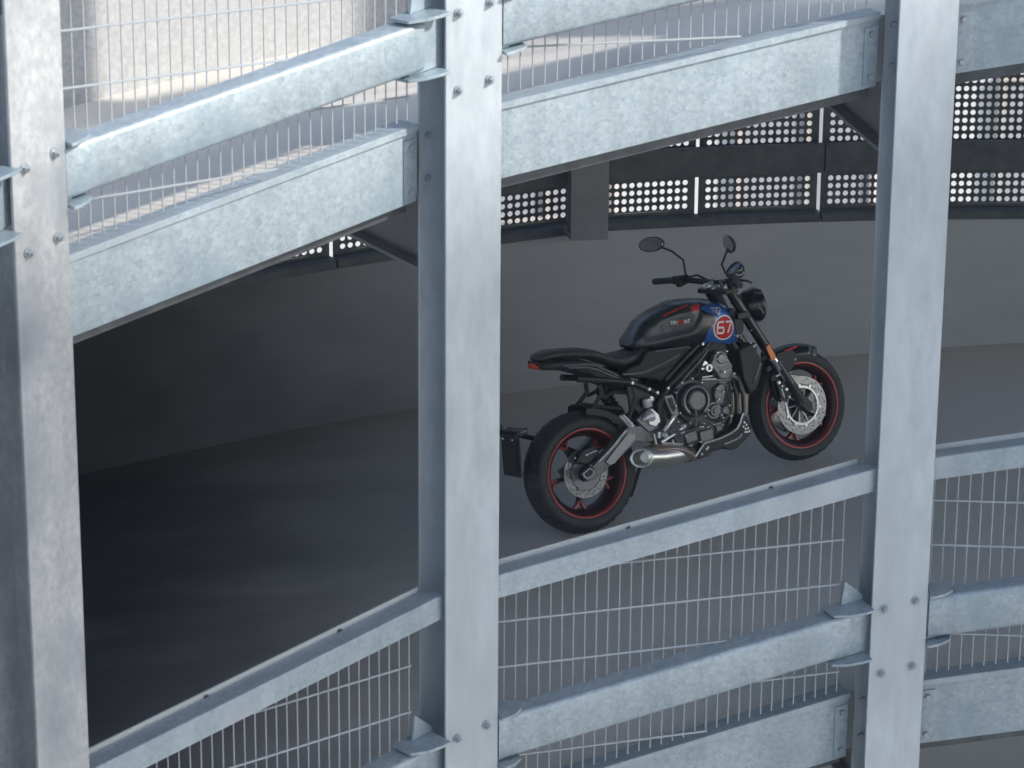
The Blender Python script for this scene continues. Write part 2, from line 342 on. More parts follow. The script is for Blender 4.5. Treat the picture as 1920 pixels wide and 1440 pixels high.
WOFF = {(-1, 0): CAMZ-1.6066, (-1, 1): CAMZ-4.3263, (0, 0): CAMZ-1.854, (0, 1): CAMZ-4.0144, (1, 1): CAMZ-3.8561}
def mesh_panel(k, lev):
    b = Bay(k); L = b.L; root = empty('mesh_panel', b.p(L/2, .151, .02, lev)); o = root.location.copy()
    def fin(name, g, m, par=root, **kw):
        g.v = [(p[0]-o.x, p[1]-o.y, p[2]-o.z) for p in g.v]; return link(name, g, m, par, **kw)
    u0, u1 = .05, L-.205; zb, zt = .06, .985; nn = .151
    g = G(); u = u1
    while u > u0:
        g.tube([b.p(u, nn, zb, lev), b.p(u, nn, zt, lev)], .0032, 6); u -= .05
    fin('vertical_wires', g, M['wire'])
    g = G(); z = WOFF.get((k, lev), b.p(0, 0, .55, lev).z) % .2
    slope = RISE/L; base = Z_UP-LEVEL*lev+RISE*k; zz = z
    while zz < base+RISE+zt:
        # wire is horizontal in space; clip to the sloping panel
        ua = (zz-zt-base)/slope; ub = (zz-zb-base)/slope
        a, c = max(u0, ua), min(u1+.006, ub)
        if c-a > .04 and zz > base:
            for dn in (-.0068,):
                p1 = b.p(a, nn+dn, 0, lev); p1.z = zz; p2 = b.p(c, nn+dn, 0, lev); p2.z = zz
                g.tube([p1, p2], .0048, 6)
        zz += .2
    fin('horizontal_wires', g, M['wire'])
    d = {(0, -1): 'welded wire mesh infill at the upper left, against the sunlit deck', (0, 0): 'welded wire mesh infill at the top centre, against the sunlit deck', (1, -1): 'welded wire mesh at the bottom left under the handrail',
         (1, 0): 'welded wire mesh below the motorcycle between handrail and crash rail', (1, 1): 'welded wire mesh at the right edge under its handrail'}
    tag(root, d.get((lev, k)) or 'welded wire mesh of the %s guard %s' % (LEVW[lev], BAYW[k]), 'wire mesh', 'wire mesh infill panels')
for lev in (0, 1, 2):
    for k in KS:
        slab_beam(k, lev)
        if lev < 2 and -3 <= k <= 2: crash_rail(k, lev); handrail(k, lev); mesh_panel(k, lev)

# radial floor beams under the decks
for lev in (0, 1):
    for k in range(-3, 4):
        a = ang(k); t = Vector((math.cos(a), -math.sin(a), 0)); zc = Z_UP-LEVEL*lev+RISE*k
        def P(r, s_, z): q = cyl(k, r, zc+z); return q+t*s_
        g = G()
        def blk(r0, r1, s0, s1, za, zb, zc_, zd): g.hexa([P(r0, s0, za), P(r0, s1, za), P(r1, s1, zc_), P(r1, s0, zc_), P(r0, s0, zb), P(r0, s1, zb), P(r1, s1, zd), P(r1, s0, zd)])
        blk(RI+.245, RO-.05, -.006, .006, -.625, -.31, -.60, -.31)
        blk(RI+.245, RO-.05, -.07, .07, -.64, -.6255, -.615, -.6005)
        root = link('floor_beam', g, M['soffit'])
        tag(root, {(0, 0): 'grey floor beam under the upper deck, running back from the centre post', (0, 1): 'grey floor beam under the upper deck, running back from the right post'}.get((lev, k)) or 'radial floor beam under the %s deck at the post line %s' % (LEVW[lev], BAYW.get(k)), 'floor beam', 'floor beams under the ramp decks')

# ------------------------------------------------------------------ outer guard: parapet, perforated sheets, rail, posts
def outz(k): return Z_UP-LEVEL+RISE*k                       # lower deck level at k
def pbot(k): return .955 if k < .86 else .955-.24*(k-.86)                        # sheet foot above the deck
def jk(j): return 1.019+j*.1887                              # joint positions round the arc
def perf(g, fmap, nu, nv, du, dv, r, mu, mv, th_, seg=8, skip=None):
    # sheet with round holes; fmap(u,v,t)->point ; mu,mv solid margins
    def quad(u0, u1, v0, v1):
        for t, o in ((0, 0), (th_, 1)): g.add([fmap(u0, v0, t), fmap(u1, v0, t), fmap(u1, v1, t), fmap(u0, v1, t)], [(0, 1, 2, 3)])
    U = nu*du+2*mu; V_ = nv*dv+2*mv
    quad(0, U, 0, mv); quad(0, U, V_-mv, V_); quad(0, mu, mv, V_-mv); quad(U-mu, U, mv, V_-mv)
    for i in range(nu):
        for j in range(nv):
            cx, cy = mu+(i+.5)*du, mv+(j+.5)*dv; vs = []; n = 12
            for t in (0, th_):
                for q in range(n):
                    a = 2*math.pi*q/n+math.pi/4; c_, s_ = math.cos(a), math.sin(a); k_ = max(abs(c_), abs(s_))
                    vs.append(fmap(cx+c_/k_*du/2, cy+s_/k_*dv/2, t)); vs.append(fmap(cx+c_*r, cy+s_*r, t))
            fs = []
            for q in range(n):
                a, b_ = 2*q, 2*((q+1) % n)
                fs.append((a, b_, b_+1, a+1)); fs.append((a+2*n, a+1+2*n, b_+1+2*n, b_+2*n)); fs.append((a+1, b_+1, b_+1+2*n, a+1+2*n))
            g.add(vs, fs)
PWORD = {-3: 'under the left slab beam', -2: 'behind the centre post', -1: 'just right of the centre post', 0: 'above the motorcycle seat', 1: 'above the motorcycle handlebar', 2: 'just left of the right post', 3: 'at the right edge of the photo'}
for j in range(-10, 10):
    k0 = jk(j-1)+.0027; k1 = jk(j)-.0027; zb = outz((k0+k1)/2)+pbot((k0+k1)/2)
    arc = R(DP*(k1-k0))*RO; nu = 14; mu = .036; du = (arc-2*mu)/nu; dv = .0475; nv = 20; mv = .03
    sl_ = (outz(k1)+pbot(k1)-outz(k0)-pbot(k0))/arc
    def fm(u, v, t, k0=k0, k1=k1, arc=arc, zb=zb, sl_=sl_):
        p = cyl(k0+(k1-k0)*u/arc, RO+t, 0); p.z = zb+(u-arc/2)*sl_+v; return p
    g = G(); perf(g, fm, nu, nv, du, dv, .0158, mu, mv, .003)
    o = link('perforated_panel', g, M['darksteel'])
    tag(o, 'dark perforated metal sheet with round holes, %s' % (PWORD.get(j) or ('%d sheets left of the centre post' % (-1-j) if j < 0 else '%d sheets past the right post' % (j-2))), 'metal sheet', 'perforated sheets of the outer guard')
def ring_run(name, prof_, m, ka, kb, zf, n=10, **kw):
    rings = []
    for i in range(n+1):
        k = ka+(kb-ka)*i/n; z = zf(k); ring = []
        for r, dz in prof_: p = cyl(k, r, z+dz); ring.append(p)
        rings.append(ring)
    g = G(); g.loft(rings); return link(name, g, m, **kw)
for j in range(-5, 5):
    ka, kb = jk(2*j-1), jk(2*j+1)
    w_ = '' 
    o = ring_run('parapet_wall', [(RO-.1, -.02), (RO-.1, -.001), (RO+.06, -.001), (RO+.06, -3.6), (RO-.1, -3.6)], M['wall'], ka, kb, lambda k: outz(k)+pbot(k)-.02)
    PL = {-1: 'plain grey parapet wall left of the motorcycle, behind the centre post', 0: 'plain grey parapet wall behind the motorcycle', 1: 'plain grey parapet wall behind the right post', -2: 'plain grey parapet wall at the back of the dark opening'}
    tag(o, PL.get(j) or 'plain grey parapet wall, section %s' % {-5: 'farthest left', -4: 'far left', -3: 'left of the dark opening', 2: 'past the right edge', 3: 'well past the right edge', 4: 'farthest right'}[j], 'wall', 'sections of the outer parapet')
    o = ring_run('guard_rail', [(RO-.19, 0), (RO-.19, .17), (RO-.13, .17), (RO-.13, 0)], M['darksteel'], ka+.001, kb-.001, lambda k: outz(k)+pbot(k)+.27, bevel=.004)
    tag(o, (PL.get(j) or 'plain grey parapet wall, section %d' % (j+6)).replace('plain grey parapet wall', 'dark guard rail by the perforated sheets'), 'guard rail', 'guard rails before the perforated sheets')
    o = ring_run('parapet_cap', [(RO-.135, -.02), (RO-.135, .03), (RO-.012, .03), (RO-.012, -.02)], M['darksteel'], ka+.001, kb-.001, lambda k: outz(k)+pbot(k)-.019, bevel=.004)
    tag(o, (PL.get(j) or 'plain grey parapet wall, section %d' % (j+6)).replace('plain grey parapet wall', 'dark steel cap on the parapet'), 'wall cap', 'caps on the parapet')
for i, kk in enumerate((jk(-13), jk(-9), jk(-7), jk(-1)+.005, jk(4), jk(8))):
    a = ang(kk); t = Vector((math.cos(a), -math.sin(a), 0)); n = Vector((math.sin(a), math.cos(a), 0)); g = G(); c = cyl(kk, RO-.335); zb_ = outz(kk)+pbot(kk)+.01
    for (s0, s1, n0, n1) in ((-.11, .11, 0, .012), (-.005, .005, .0122, .1078), (-.11, .11, .108, .118)):
        q = [c+t*x+n*y for x, y in ((s0, n0), (s1, n0), (s1, n1), (s0, n1))]
        g.hexa([Vector((p.x, p.y, zb_)) for p in q]+[Vector((p.x, p.y, outz(kk)+LEVEL-.30)) for p in q])
    q = [c+t*x+n*y for x, y in ((-.11, .0), (.11, .0), (.11, .2), (-.11, .2))]
    g.hexa([Vector((p.x, p.y, zb_-.04)) for p in q]+[Vector((p.x, p.y, zb_-.001)) for p in q])
    o = link('outer_post', g, M['colm'])
    tag(o, ['dark steel outer column farthest left', 'dark steel outer column well left of view', 'dark steel outer column left of the leftmost visible post', 'dark grey steel outer column between perforated sheets, right of centre post', 'dark steel outer column behind the right edge', 'dark steel outer column farthest right'][i], 'column', 'outer columns of the ramp')

for j in range(-5, 5):
    o = ring_run('upper_parapet', [(RI+1.80, -.2), (RI+1.80, 1.25), (RI+1.98, 1.25), (RI+1.98, -.2)], M['wall_up'], j+.35, j+1.35, lambda k: outz(k)+LEVEL)
    tag(o, 'pale concrete barrier on the upper deck behind the mesh, %s' % {-5: 'farthest left', -4: 'far left', -3: 'left of view', -2: 'behind the leftmost post', -1: 'at the top left', 0: 'at the top centre', 1: 'at the top right', 2: 'past the right edge', 3: 'well past the right edge', 4: 'farthest right'}[j], 'wall', 'sections of the upper parapet')
# ------------------------------------------------------------------ building outside, added shade canopy
def building(name, label, x0, x1, y0, y1, h, rows, cols, rot=0, piv=(0, 0)):
    root = empty(name, ((x0+x1)/2, y0, 0))
    cx, cy = (x0+x1)/2, y0
    g = G(); g.box(x0-cx, x1-cx, .12, y1-cy, 0, h); link('wall', g, M['render'], root)
    g = G(); g.box(x0-cx-.3, x1-cx+.3, -.2, y1-cy+.3, h, h+.4); link('roof', g, M['soffit'], root)
    wd = (x1-x0)/cols; hh = h/rows
    for r in range(rows):
        for c in range(cols):
            a = x0-cx+wd*c+wd*.25; z = hh*r+hh*.25
            g = G(); g.box(a, a+wd*.5, .06, .118, z, z+hh*.55); wn = link('window', g, M['glass'], root)
            g = G()
            for (p, q, s_, t_) in ((a-.06, a, z-.06, z+hh*.55+.06), (a+wd*.5, a+wd*.5+.06, z-.06, z+hh*.55+.06), (a+wd*.25-.03, a+wd*.25+.03, z, z+hh*.55)): g.box(p, q, 0, .1185, s_, t_)
            g.box(a, a+wd*.5, .0, .1185, z+hh*.55, z+hh*.55+.06); g.box(a, a+wd*.5, 0, .1185, z-.06, z)
            link('window_frame', g, M['frame'], wn)
    return tag(root, label, 'building')
building('pale_building', 'pale rendered building seen as white dots through the perforated sheets', -30, 34, 34, 46, 16, 5, 20)
# unseen canopy on columns, added to shade the lower steelwork, behind and right of the viewpoint
e0 = Vector((-1.6, 9.33, CAMZ-2.26))+sd*14.6; ed = Vector((0.8284, 0.5601, 0)).normalized(); en = Vector((0.5601, -0.8284, 0)).normalized()
root = empty('shade_canopy', (e0.x, e0.y, 0))
def slab(g, a0, a1, n0, n1, z0, z1):
    q = [ed*a0+en*n0, ed*a1+en*n0, ed*a1+en*n1, ed*a0+en*n1]
    g.hexa([Vector((p.x, p.y, z0)) for p in q]+[Vector((p.x, p.y, z1)) for p in q])
g = G(); slab(g, -24, 26, 0, 9, e0.z-.35, e0.z); link('shade_slab', g, M['render'], root)
for a in range(-22, 27, 8):
    for n_ in (1.0, 8.0):
        g = G(); slab(g, a-.18, a+.18, n_-.18, n_+.18, 0, e0.z-.35); link('column', g, M['render'], root)
tag(root, 'unseen flat pale canopy on slim columns behind the viewpoint, added to cast shade', 'canopy')
#BIKE#
# ------------------------------------------------------------------ motorcycle (x forward, y left, z up, origin at the rear contact point)
BX = Vector((0.85240701, 0.50831984, 0.12252849)); BY = Vector((-0.48002723, 0.85366728, -0.20205453)); BZ = Vector((-0.20730689, 0.11341569, 0.97167934))
BO = Vector((0.35017911, 13.67045943, CAMZ-4.54717959))-BZ*.315+Vector((0, 0, -.004))
bike = empty('motorcycle')
bike.matrix_world = Matrix(((BX.x, BY.x, BZ.x, BO.x), (BX.y, BY.y, BZ.y, BO.y), (BX.z, BY.z, BZ.z, BO.z), (0, 0, 0, 1)))
tag(bike, 'dark naked motorcycle with red wheel rims and a red 67 roundel on its tank', 'motorcycle')
B = {}
B['paint'] = mat('satin_graphite_paint', (.030, .036, .040), .34, .1, .5, .22)
B['blackp'] = mat('gloss_black_paint', (.009, .010, .012), .26, .0, .5, .2)
B['panel'] = mat('side_panel_satin', (.034, .039, .043), .55, 0, .25)
B['blue'] = mat('metallic_blue_paint', (.02, .12, .42), .25, .3, .5, .8)
B['red'] = mat('red_paint', (.50, .035, .03), .35, 0, .5, .4)
B['rimred'] = mat('red_rim_paint', (.36, .035, .035), .35, .1, .5, .3)
B['decalred'] = mat('red_decal', (.58, .012, .015), .45, 0, .3)
B['white'] = mat('white_decal', (.80, .80, .80), .4)
B['black'] = noisy('satin_black', (.014, .015, .018), (.026, .028, .032), 30, .45, .1, 4)
B['plastic'] = noisy('black_plastic', (.02, .022, .025), (.032, .035, .038), 60, .55, 0, 4, .05)
B['engine'] = noisy('engine_casing', (.045, .049, .055), (.08, .086, .092), 50, .42, .35, 6, .08)
B['cover'] = noisy('engine_cover', (.15, .157, .165), (.21, .217, .225), 60, .4, .4, 6, .05)
B['steel'] = noisy('brushed_steel', (.58, .56, .53), (.74, .72, .69), 25, .28, .9, 6, .03, stretch=(.3, 1, 1))
B['steelw'] = noisy('heated_steel', (.48, .38, .30), (.62, .55, .48), 14, .35, .85, 6)
B['steeld'] = noisy('dark_header_steel', (.22, .19, .16), (.34, .31, .28), 14, .4, .8, 6)
B['disc'] = mat('disc_steel', (.30, .31, .32), .32, .8)
B['alu'] = mat('bright_aluminium', (.80, .81, .82), .25, .5)
B['grey'] = mat('grey_aluminium', (.24, .25, .26), .4, .5)
B['barrel'] = mat('dark_rim_barrel', (.035, .010, .012), .4, .1)
B['armpanel'] = mat('swingarm_panel', (.30, .31, .32), .35, .4)
B['plate'] = mat('plate_plastic', (.045, .048, .053), .6)
B['chrome'] = mat('fork_chrome', (.70, .71, .73), .12, .95)
B['rubber'] = noisy('tyre_rubber', (.030, .032, .035), (.045, .047, .050), 40, .62, 0, 5, .1)
B['seat'] = noisy('seat_vinyl', (.035, .037, .04), (.05, .052, .056), 90, .5, 0, 4, .15)
B['orange'] = mat('orange_reflector', (.85, .25, .03), .3)
B['tail'] = mat('red_lens', (.75, .07, .04), .2)
B['glassm'] = mat('mirror_glass', (.75, .78, .80), .04, 1)
B['lens'] = mat('lamp_lens', (.10, .11, .12), .08, .3)
def bp(name, g, m, par=bike, **kw): return link(name, g, m, par, recentre=False, **kw)

# tank surface as a lofted shell
def lerp_tab(x, T):
    if x <= T[0][0]: return T[0][1:]
    for a, b in zip(T, T[1:]):
        if x <= b[0]:
            f = (x-a[0])/(b[0]-a[0]); f = f*f*(3-2*f)*.35+f*.65
            return tuple(p+(q-p)*f for p, q in zip(a[1:], b[1:]))
    return T[-1][1:]
#        x     ztop  zbot   hw
TANK = [(.400, .885, .872, .04), (.425, .915, .868, .085), (.45, .938, .864, .10), (.48, .965, .858, .112), (.52, .992, .850, .122), (.57, 1.012, .842, .132), (.63, 1.026, .835, .142), (.70, 1.036, .827, .152),
        (.77, 1.034, .82, .160), (.84, 1.024, .808, .163), (.90, 1.008, .79, .158), (.95, .988, .772, .146), (1.0, .958, .76, .125), (1.04, .925, .765, .095), (1.06, .90, .79, .06)]
def tank_pt(x, t, off=0.):        # t: 0 bottom right ... .5 top ... 1 bottom left
    zt, zb, hw = lerp_tab(x, TANK); zm = zb+(zt-zb)*.42; q = -.18*math.pi+t*1.36*math.pi
    cy, sz = -math.cos(q), math.sin(q); e = 2/2.7
    y = math.copysign(abs(cy)**e, cy)*(hw+off)
    z = zm+(math.copysign(abs(sz)**e, sz))*((zt-zm) if sz > 0 else (zm-zb)*1.9)+(off if sz > .5 else 0)
    # pinched knee recess on both flanks
    if .43 < x < .80 and .87 < z < .985:
        d = math.sin(math.pi*min(1, max(0, (z-.87)/.115)))*min(1, (x-.43)/.05, max(0, (.80-x+(z-.93)*.75)/.03))
        y -= math.copysign(.014*max(0, d), y)
    return Vector((x, y, z))
def tank_y(x, z):
    lo, hi = 0., .5
    for _ in range(24):
        m_ = (lo+hi)/2
        if tank_pt(x, m_).z < z: lo = m_
        else: hi = m_
    return tank_pt(x, lo).y
BLUEB = [(.76, .80), (.80, .818), (.812, .85), (.87, .895), (.88, .93), (.835, .955), (.81, .975), (.83, 1.03)]
def blueb(z):
    P = sorted([(p[1], p[0]) for p in BLUEB])
    return lerp_tab(z, [(a, b) for a, b in P])[0]
g = G(); nx, ntt = 200, 120; grid = []
xs = [.400+.66*i/nx for i in range(nx+1)]
for x in xs: grid.append([tank_pt(x, j/ntt) for j in range(ntt+1)])
vs = [p for row in grid for p in row]; fs = []; mi = []
for i in range(nx):
    for j in range(ntt):
        a = i*(ntt+1)+j; fs.append((a, a+1, a+ntt+2, a+ntt+1)); c_ = (grid[i][j]+grid[i+1][j+1])/2
        bb = blueb(c_.z); top = j/ntt > .36 and j/ntt < .64
        if c_.x > bb and c_.x < 1.0-(c_.z-.85)*.15 and c_.z < .985: m_ = 2
        elif c_.x > bb-.05+(c_.z-.9)*.5 or c_.z < .858: m_ = 1
        elif .755 < c_.x < .835 and .972 < c_.z < 1.004+.0*c_.x: m_ = 3
        elif .60 < c_.x <= .755 and 0 < c_.z-(.955+.055*math.sin((c_.x-.45)*4.2)) < .008: m_ = 3
        else: m_ = 0
        mi.append(m_)
g.add(vs, fs); g.add([], [])
n0 = len(fs); g.add([grid[0][j] for j in range(ntt+1)], [tuple(range(ntt+1))]); g.add([grid[-1][j] for j in range(ntt+1)], [tuple(range(ntt+1))])
g.add([grid[i][0] for i in range(0, nx+1, 4)]+[grid[i][-1] for i in range(0, nx+1, 4)], [(i, i+1, i+1+nx//4+1, i+nx//4+1) for i in range(nx//4)])
g.m = mi+[1]*(len(g.f)-len(mi))
tank = bp('fuel_tank', g, [B['paint'], B['blackp'], B['blue'], B['red']], ang=60)
# crease bar along the tank flank, filler cap
g = G(); g.lathe([(0, .012), (.03, .012), (.036, .006), (.036, 0)], (.70, 0, 1.030), (.0, 0, 1), 32); bp('filler_cap', g, B['grey'], tank)
def on_tank(pts, off): return [Vector((x, tank_y(x, z)-off, z)) for x, z in pts]
def ribbon(g, pts, w, off, th_=.0015, mi=0):
    n = len(pts); L_ = []; R_ = []
    for i in range(n):
        p = Vector(pts[i]); a = Vector(pts[max(0, i-1)]); b = Vector(pts[min(n-1, i+1)])
        d1 = (p-a).normalized() if i else (b-p).normalized(); d2 = (b-p).normalized() if i < n-1 else d1
        t = (d1+d2).normalized(); nn_ = Vector((-t.y, t.x)); k_ = w/2/max(.5, nn_.dot(Vector((-d1.y, d1.x))))
        L_.append(p+nn_*k_); R_.append(p-nn_*k_)
    for i in range(n-1):
        q = on_tank([tuple(L_[i]), tuple(L_[i+1]), tuple(R_[i+1]), tuple(R_[i])], off)
        g.hexa(q+[p+Vector((0, -th_, 0)) for p in q], mi)
# roundel with the figures 67
rc = (.923, .850)
def disc_on_tank(g, r, off, mi=0, n=40, rings=5):
    vs = on_tank([rc], off); fs = []
    for k in range(1, rings+1): vs += on_tank([(rc[0]+r*k/rings*math.cos(2*math.pi*i/n)*1.0, rc[1]+r*k/rings*math.sin(2*math.pi*i/n)*.87) for i in range(n)], off)
    for i in range(n): fs.append((0, 1+i, 1+(i+1) % n))
    for k in range(rings-1):
        for i in range(n): a = 1+k*n+i; b = 1+k*n+(i+1) % n; fs.append((a, a+n, b+n, b))
    g.add(vs, fs, mi)
g = G(); disc_on_tank(g, .074, .0015); bp('roundel_ring', g, B['white'], tank)
g = G(); disc_on_tank(g, .066, .003); bp('roundel', g, B['decalred'], tank)
def place(P, cx, cz, w, h, sh=.25):
    # skew follows the tank: x runs down slightly towards the front
    out = []
    for a, b in P: out.append((cx+(a-.5)*w+(b-.5)*h*sh, cz+(b-.5)*h-(a-.5)*w*.22))
    return out
g = G()
ribbon(g, place([(1, 1), (.25, 1), (.05, .85), (0, .1), (.1, 0), (.85, 0), (.97, .12), (.95, .42), (.85, .5), (.06, .5)], 0.896, .857, .042, .056), .010, .0045)
ribbon(g, place([(0, 1), (.95, 1), (1, .9), (.35, 0)], 0.952, .845, .042, .056), .010, .0045)
bp('number', g, B['white'], tank)
LET = {'T': [[(0, 1), (1, 1)], [(.5, 1), (.5, 0)]], 'R': [[(0, 0), (0, 1), (.8, 1), (.95, .8), (.8, .5), (0, .5)], [(.45, .5), (.95, 0)]], 'I': [[(.5, 0), (.5, 1)]],
       'D': [[(0, 0), (0, 1), (.75, 1), (1, .75), (1, .25), (.75, 0), (0, 0)]], 'E': [[(1, 1), (0, 1), (0, 0), (1, 0)], [(0, .5), (.8, .5)]], 'N': [[(0, 0), (0, 1), (1, 0), (1, 1)]]}
g = G(); gx = .622
for ch in 'TRIDENT':
    wd = .008 if ch == 'I' else .0125
    for st in LET[ch]:
        if ch == 'I': st = [(.5, b) for a, b in st]
        ribbon(g, [(gx+a*wd+(b-.5)*.004, .948-(gx-.622)*.14+(b-.5)*.016) for a, b in st], .0038, .002, mi=1 if (ch in 'DE') else 0)
    gx += wd+.0045
bp('tank_lettering', g, [B['white'], B['decalred']], tank)
g = G()   # winged emblem: bar over a narrowing stem
ribbon(g, [(.868, .968), (.932, .954)], .006, .003); ribbon(g, [(.872, .958), (.893, .938), (.901, .918)], .005, .003); ribbon(g, [(.928, .946), (.911, .934), (.901, .918)], .005, .003); ribbon(g, [(.900, .958), (.902, .925)], .006, .003)
bp('tank_emblem', g, B['alu'], tank)

# seat
def sup(x, zt, zb, hw, n=28, e=2.6, zoff=0.):
    r_ = []
    for i in range(n):
        q = 2*math.pi*i/n; c_, s_ = math.cos(q), math.sin(q)
        r_.append(Vector((x, math.copysign(abs(c_)**(2/e), c_)*hw, (zt+zb)/2+math.copysign(abs(s_)**(2/e), s_)*(zt-zb)/2)))
    return r_
def shell(name, T, m, par=bike, e=2.6, n=28, steps=4, **kw):
    xs = []
    for a, b in zip(T, T[1:]): xs += [a[0]+(b[0]-a[0])*k/steps for k in range(steps)]
    xs.append(T[-1][0]); g = G(); g.loft([sup(x, *lerp_tab(x, T), n=n, e=e) for x in xs]); return bp(name, g, m, par, ang=60, **kw)
seat = shell('seat', [(-.135, .953, .945, .03), (-.115, .970, .93, .06), (-.05, .976, .928, .082), (.03, .962, .915, .095), (.12, .944, .888, .105), (.19, .918, .86, .112), (.25, .880, .822, .118), (.32, .862, .785, .12), (.40, .858, .79, .105), (.46, .866, .81, .085), (.50, .875, .83, .07)], B['seat'])
tail = shell('tail_cowl', [(-.150, .945, .93, .03), (-.135, .938, .900, .06), (-.10, .930, .882, .090), (0, .920, .856, .102), (.10, .893, .808, .108), (.18, .85, .74, .108), (.25, .80, .70, .10), (.31, .765, .665, .09), (.36, .74, .63, .08)], B['plastic'], e=3.2)
g = G(); g.tube([(-.02, -.106, .888), (.10, -.113, .868), (.155, -.115, .845), (.27, -.112, .762)], .005, 8); g.tube([(.0, -.108, .874), (.10, -.114, .852), (.16, -.116, .822), (.24, -.112, .765), (.30, -.108, .73)], .005, 8); bp('cowl_edge', g, B['grey'], tail)
g = G(); g.loft([sup(x, zt, zb, hw, n=20, e=2.4) for x, zt, zb, hw in ((-.158, .924, .908, .02), (-.150, .930, .900, .040), (-.125, .928, .892, .058), (-.10, .918, .888, .066))]); bp('tail_light', g, B['tail'], bike, ang=60)

# side panel below the tank
g = G()
g.prism([(.455, .845), (.60, .822), (.735, .795), (.735, .758), (.62, .715), (.508, .668), (.445, .70), (.36, .728), (.285, .765), (.33, .785), (.40, .79)], -.128, -.06, 0, taper=.97); sp = bp('side_panel', g, B['panel'], bevel=.006, seg=3)
g = G(); g.prism([(.44, .722), (.54, .732), (.635, .735), (.56, .70), (.50, .676)], -.134, -.126); bp('panel_insert', g, B['panel'], sp, bevel=.003)
g = G(); g.tube([(.29, -.124, .765), (.34, -.129, .752), (.42, -.131, .744), (.52, -.131, .755), (.64, -.13, .778)], .006, 8); g.tube([(.50, -.128, .83), (.60, -.132, .818), (.70, -.132, .803), (.735, -.13, .775)], .004, 8); bp('panel_highlight', g, B['grey'], sp)  # grey strips along the creases, painting a highlight onto the panel
g = G()
g.prism([(.455, .845), (.60, .822), (.735, .795), (.735, .758), (.62, .715), (.508, .668), (.445, .70), (.36, .728), (.285, .765), (.33, .785), (.40, .79)], .06, .128); bp('side_panel', g, B['panel'], bevel=.006)

# frame
g = G()
for s_ in (-1, 1):
    g.tube([(.98, s_*.05, .93), (.90, s_*.11, .85), (.80, s_*.135, .775), (.66, s_*.14, .705), (.535, s_*.138, .64), (.46, s_*.13, .56), (.44, s_*.12, .42)], [.03, .026, .020, .020, .022, .026, .024], 12)
    g.tube([(.76, s_*.135, .80), (.66, s_*.137, .75), (.52, s_*.137, .672)], .014, 10)
    g.tube([(.05, s_*.08, .80), (.17, s_*.10, .765), (.322, s_*.128, .712), (.412, s_*.13, .655), (.47, s_*.13, .61)], .017, 10)
    g.tube([(.335, s_*.115, .70), (.34, s_*.12, .64), (.30, s_*.115, .56), (.272, s_*.11, .53)], .015, 10)
    g.tube([(.93, s_*.10, .85), (1.0, s_*.12, .70), (1.0, s_*.13, .60)], .015, 10)
g.tube([(.44, -.13, .44), (.44, .13, .44)], .03, 14)
frame = bp('frame', g, B['black'])
g = G(); g.tube([(.565, -.158, .617), (.64, -.161, .665), (.742, -.158, .722), (.80, -.155, .765)], .0045, 8); bp('frame_highlight_trim', g, B['grey'], frame)
g = G()
for (x, y, z, r_) in ((.322, -.15, .712, .010), (.411, -.152, .655, .010), (.454, -.152, .626, .010), (.52, -.155, .632, .009), (.775, -.155, .80, .009)):
    g = G(); g.lathe([(0, -.006), (r_*.6, -.006), (r_, -.002), (r_, .006)], (x, y, z), 'Y', 10); bp('frame_bolt', g, B['alu'], frame)
g = G(); P_ = [(.478, .60), (.533, .597), (.547, .52), (.548, .485), (.512, .462), (.498, .52)]; g.prism(P_, -.168, -.14); hp = bp('heel_plate', g, B['grey'], bevel=.004)
g = G(); g.prism([(.494, .585), (.522, .583), (.532, .52), (.515, .505), (.502, .54)], -.171, -.1675); bp('plate_recess', g, B['black'], hp)
g = G(); g.prism([(.30, .70), (.42, .645), (.50, .60), (.53, .50), (.50, .42), (.42, .36), (.36, .38), (.36, .50), (.30, .60)], -.125, -.10); bp('pivot_plate', g, B['black'], frame, bevel=.005)

# engine
g = G()
g.prism([(.50, .62), (.60, .66), (.74, .63), (.84, .60), (.90, .52), (.88, .40), (.80, .33), (.62, .29), (.52, .33), (.47, .42), (.47, .55)], -.135, .135); g.prism([(.52, .33), (.55, .27), (.80, .26), (.84, .34)], -.09, .09)
eng = bp('engine', g, B['engine'], bevel=.012, seg=3)
g = G(); g.prism([(.77, .50), (.86, .475), (.95, .60), (.90, .625), (.82, .64)], -.125, .125); bp('cylinder_block', g, B['engine'], eng, bevel=.006)
g = G()
for k in range(4): g.prism([(.812+k*.006, .60-k*.014), (.905+k*.004, .576-k*.016), (.903+k*.004, .569-k*.016), (.81+k*.006, .593-k*.014)], -.134, -.12)
bp('cylinder_fins', g, B['cover'], eng)
g = G(); g.prism([(.79, .68), (.812, .70), (.829, .73), (.872, .745), (.905, .718), (.930, .65), (.926, .60), (.885, .578), (.84, .592), (.826, .63)], -.152, -.12, taper=.94)
hc = bp('cam_cover', g, B['cover'], eng, bevel=.006, seg=3)
g = G(); g.lathe([(0, -.012), (.022, -.012), (.028, -.006), (.028, 0)], (.868, -.150, .697), 'Y', 24); g.lathe([(.034, -.003), (.038, -.003), (.038, 0), (.034, 0)], (.868, -.150, .697), 'Y', 28); bp('cam_cap', g, B['grey'], hc)
g = G(); g.tube([(.828, -.156, .708), (.85, -.16, .700), (.868, -.163, .690), (.89, -.16, .684), (.91, -.156, .668)], .0035, 6); g.tube([(.845, -.154, .66), (.87, -.155, .645), (.885, -.155, .65), (.905, -.155, .635), (.925, -.153, .645)], .003, 6); bp('cam_crease', g, B['alu'], hc)
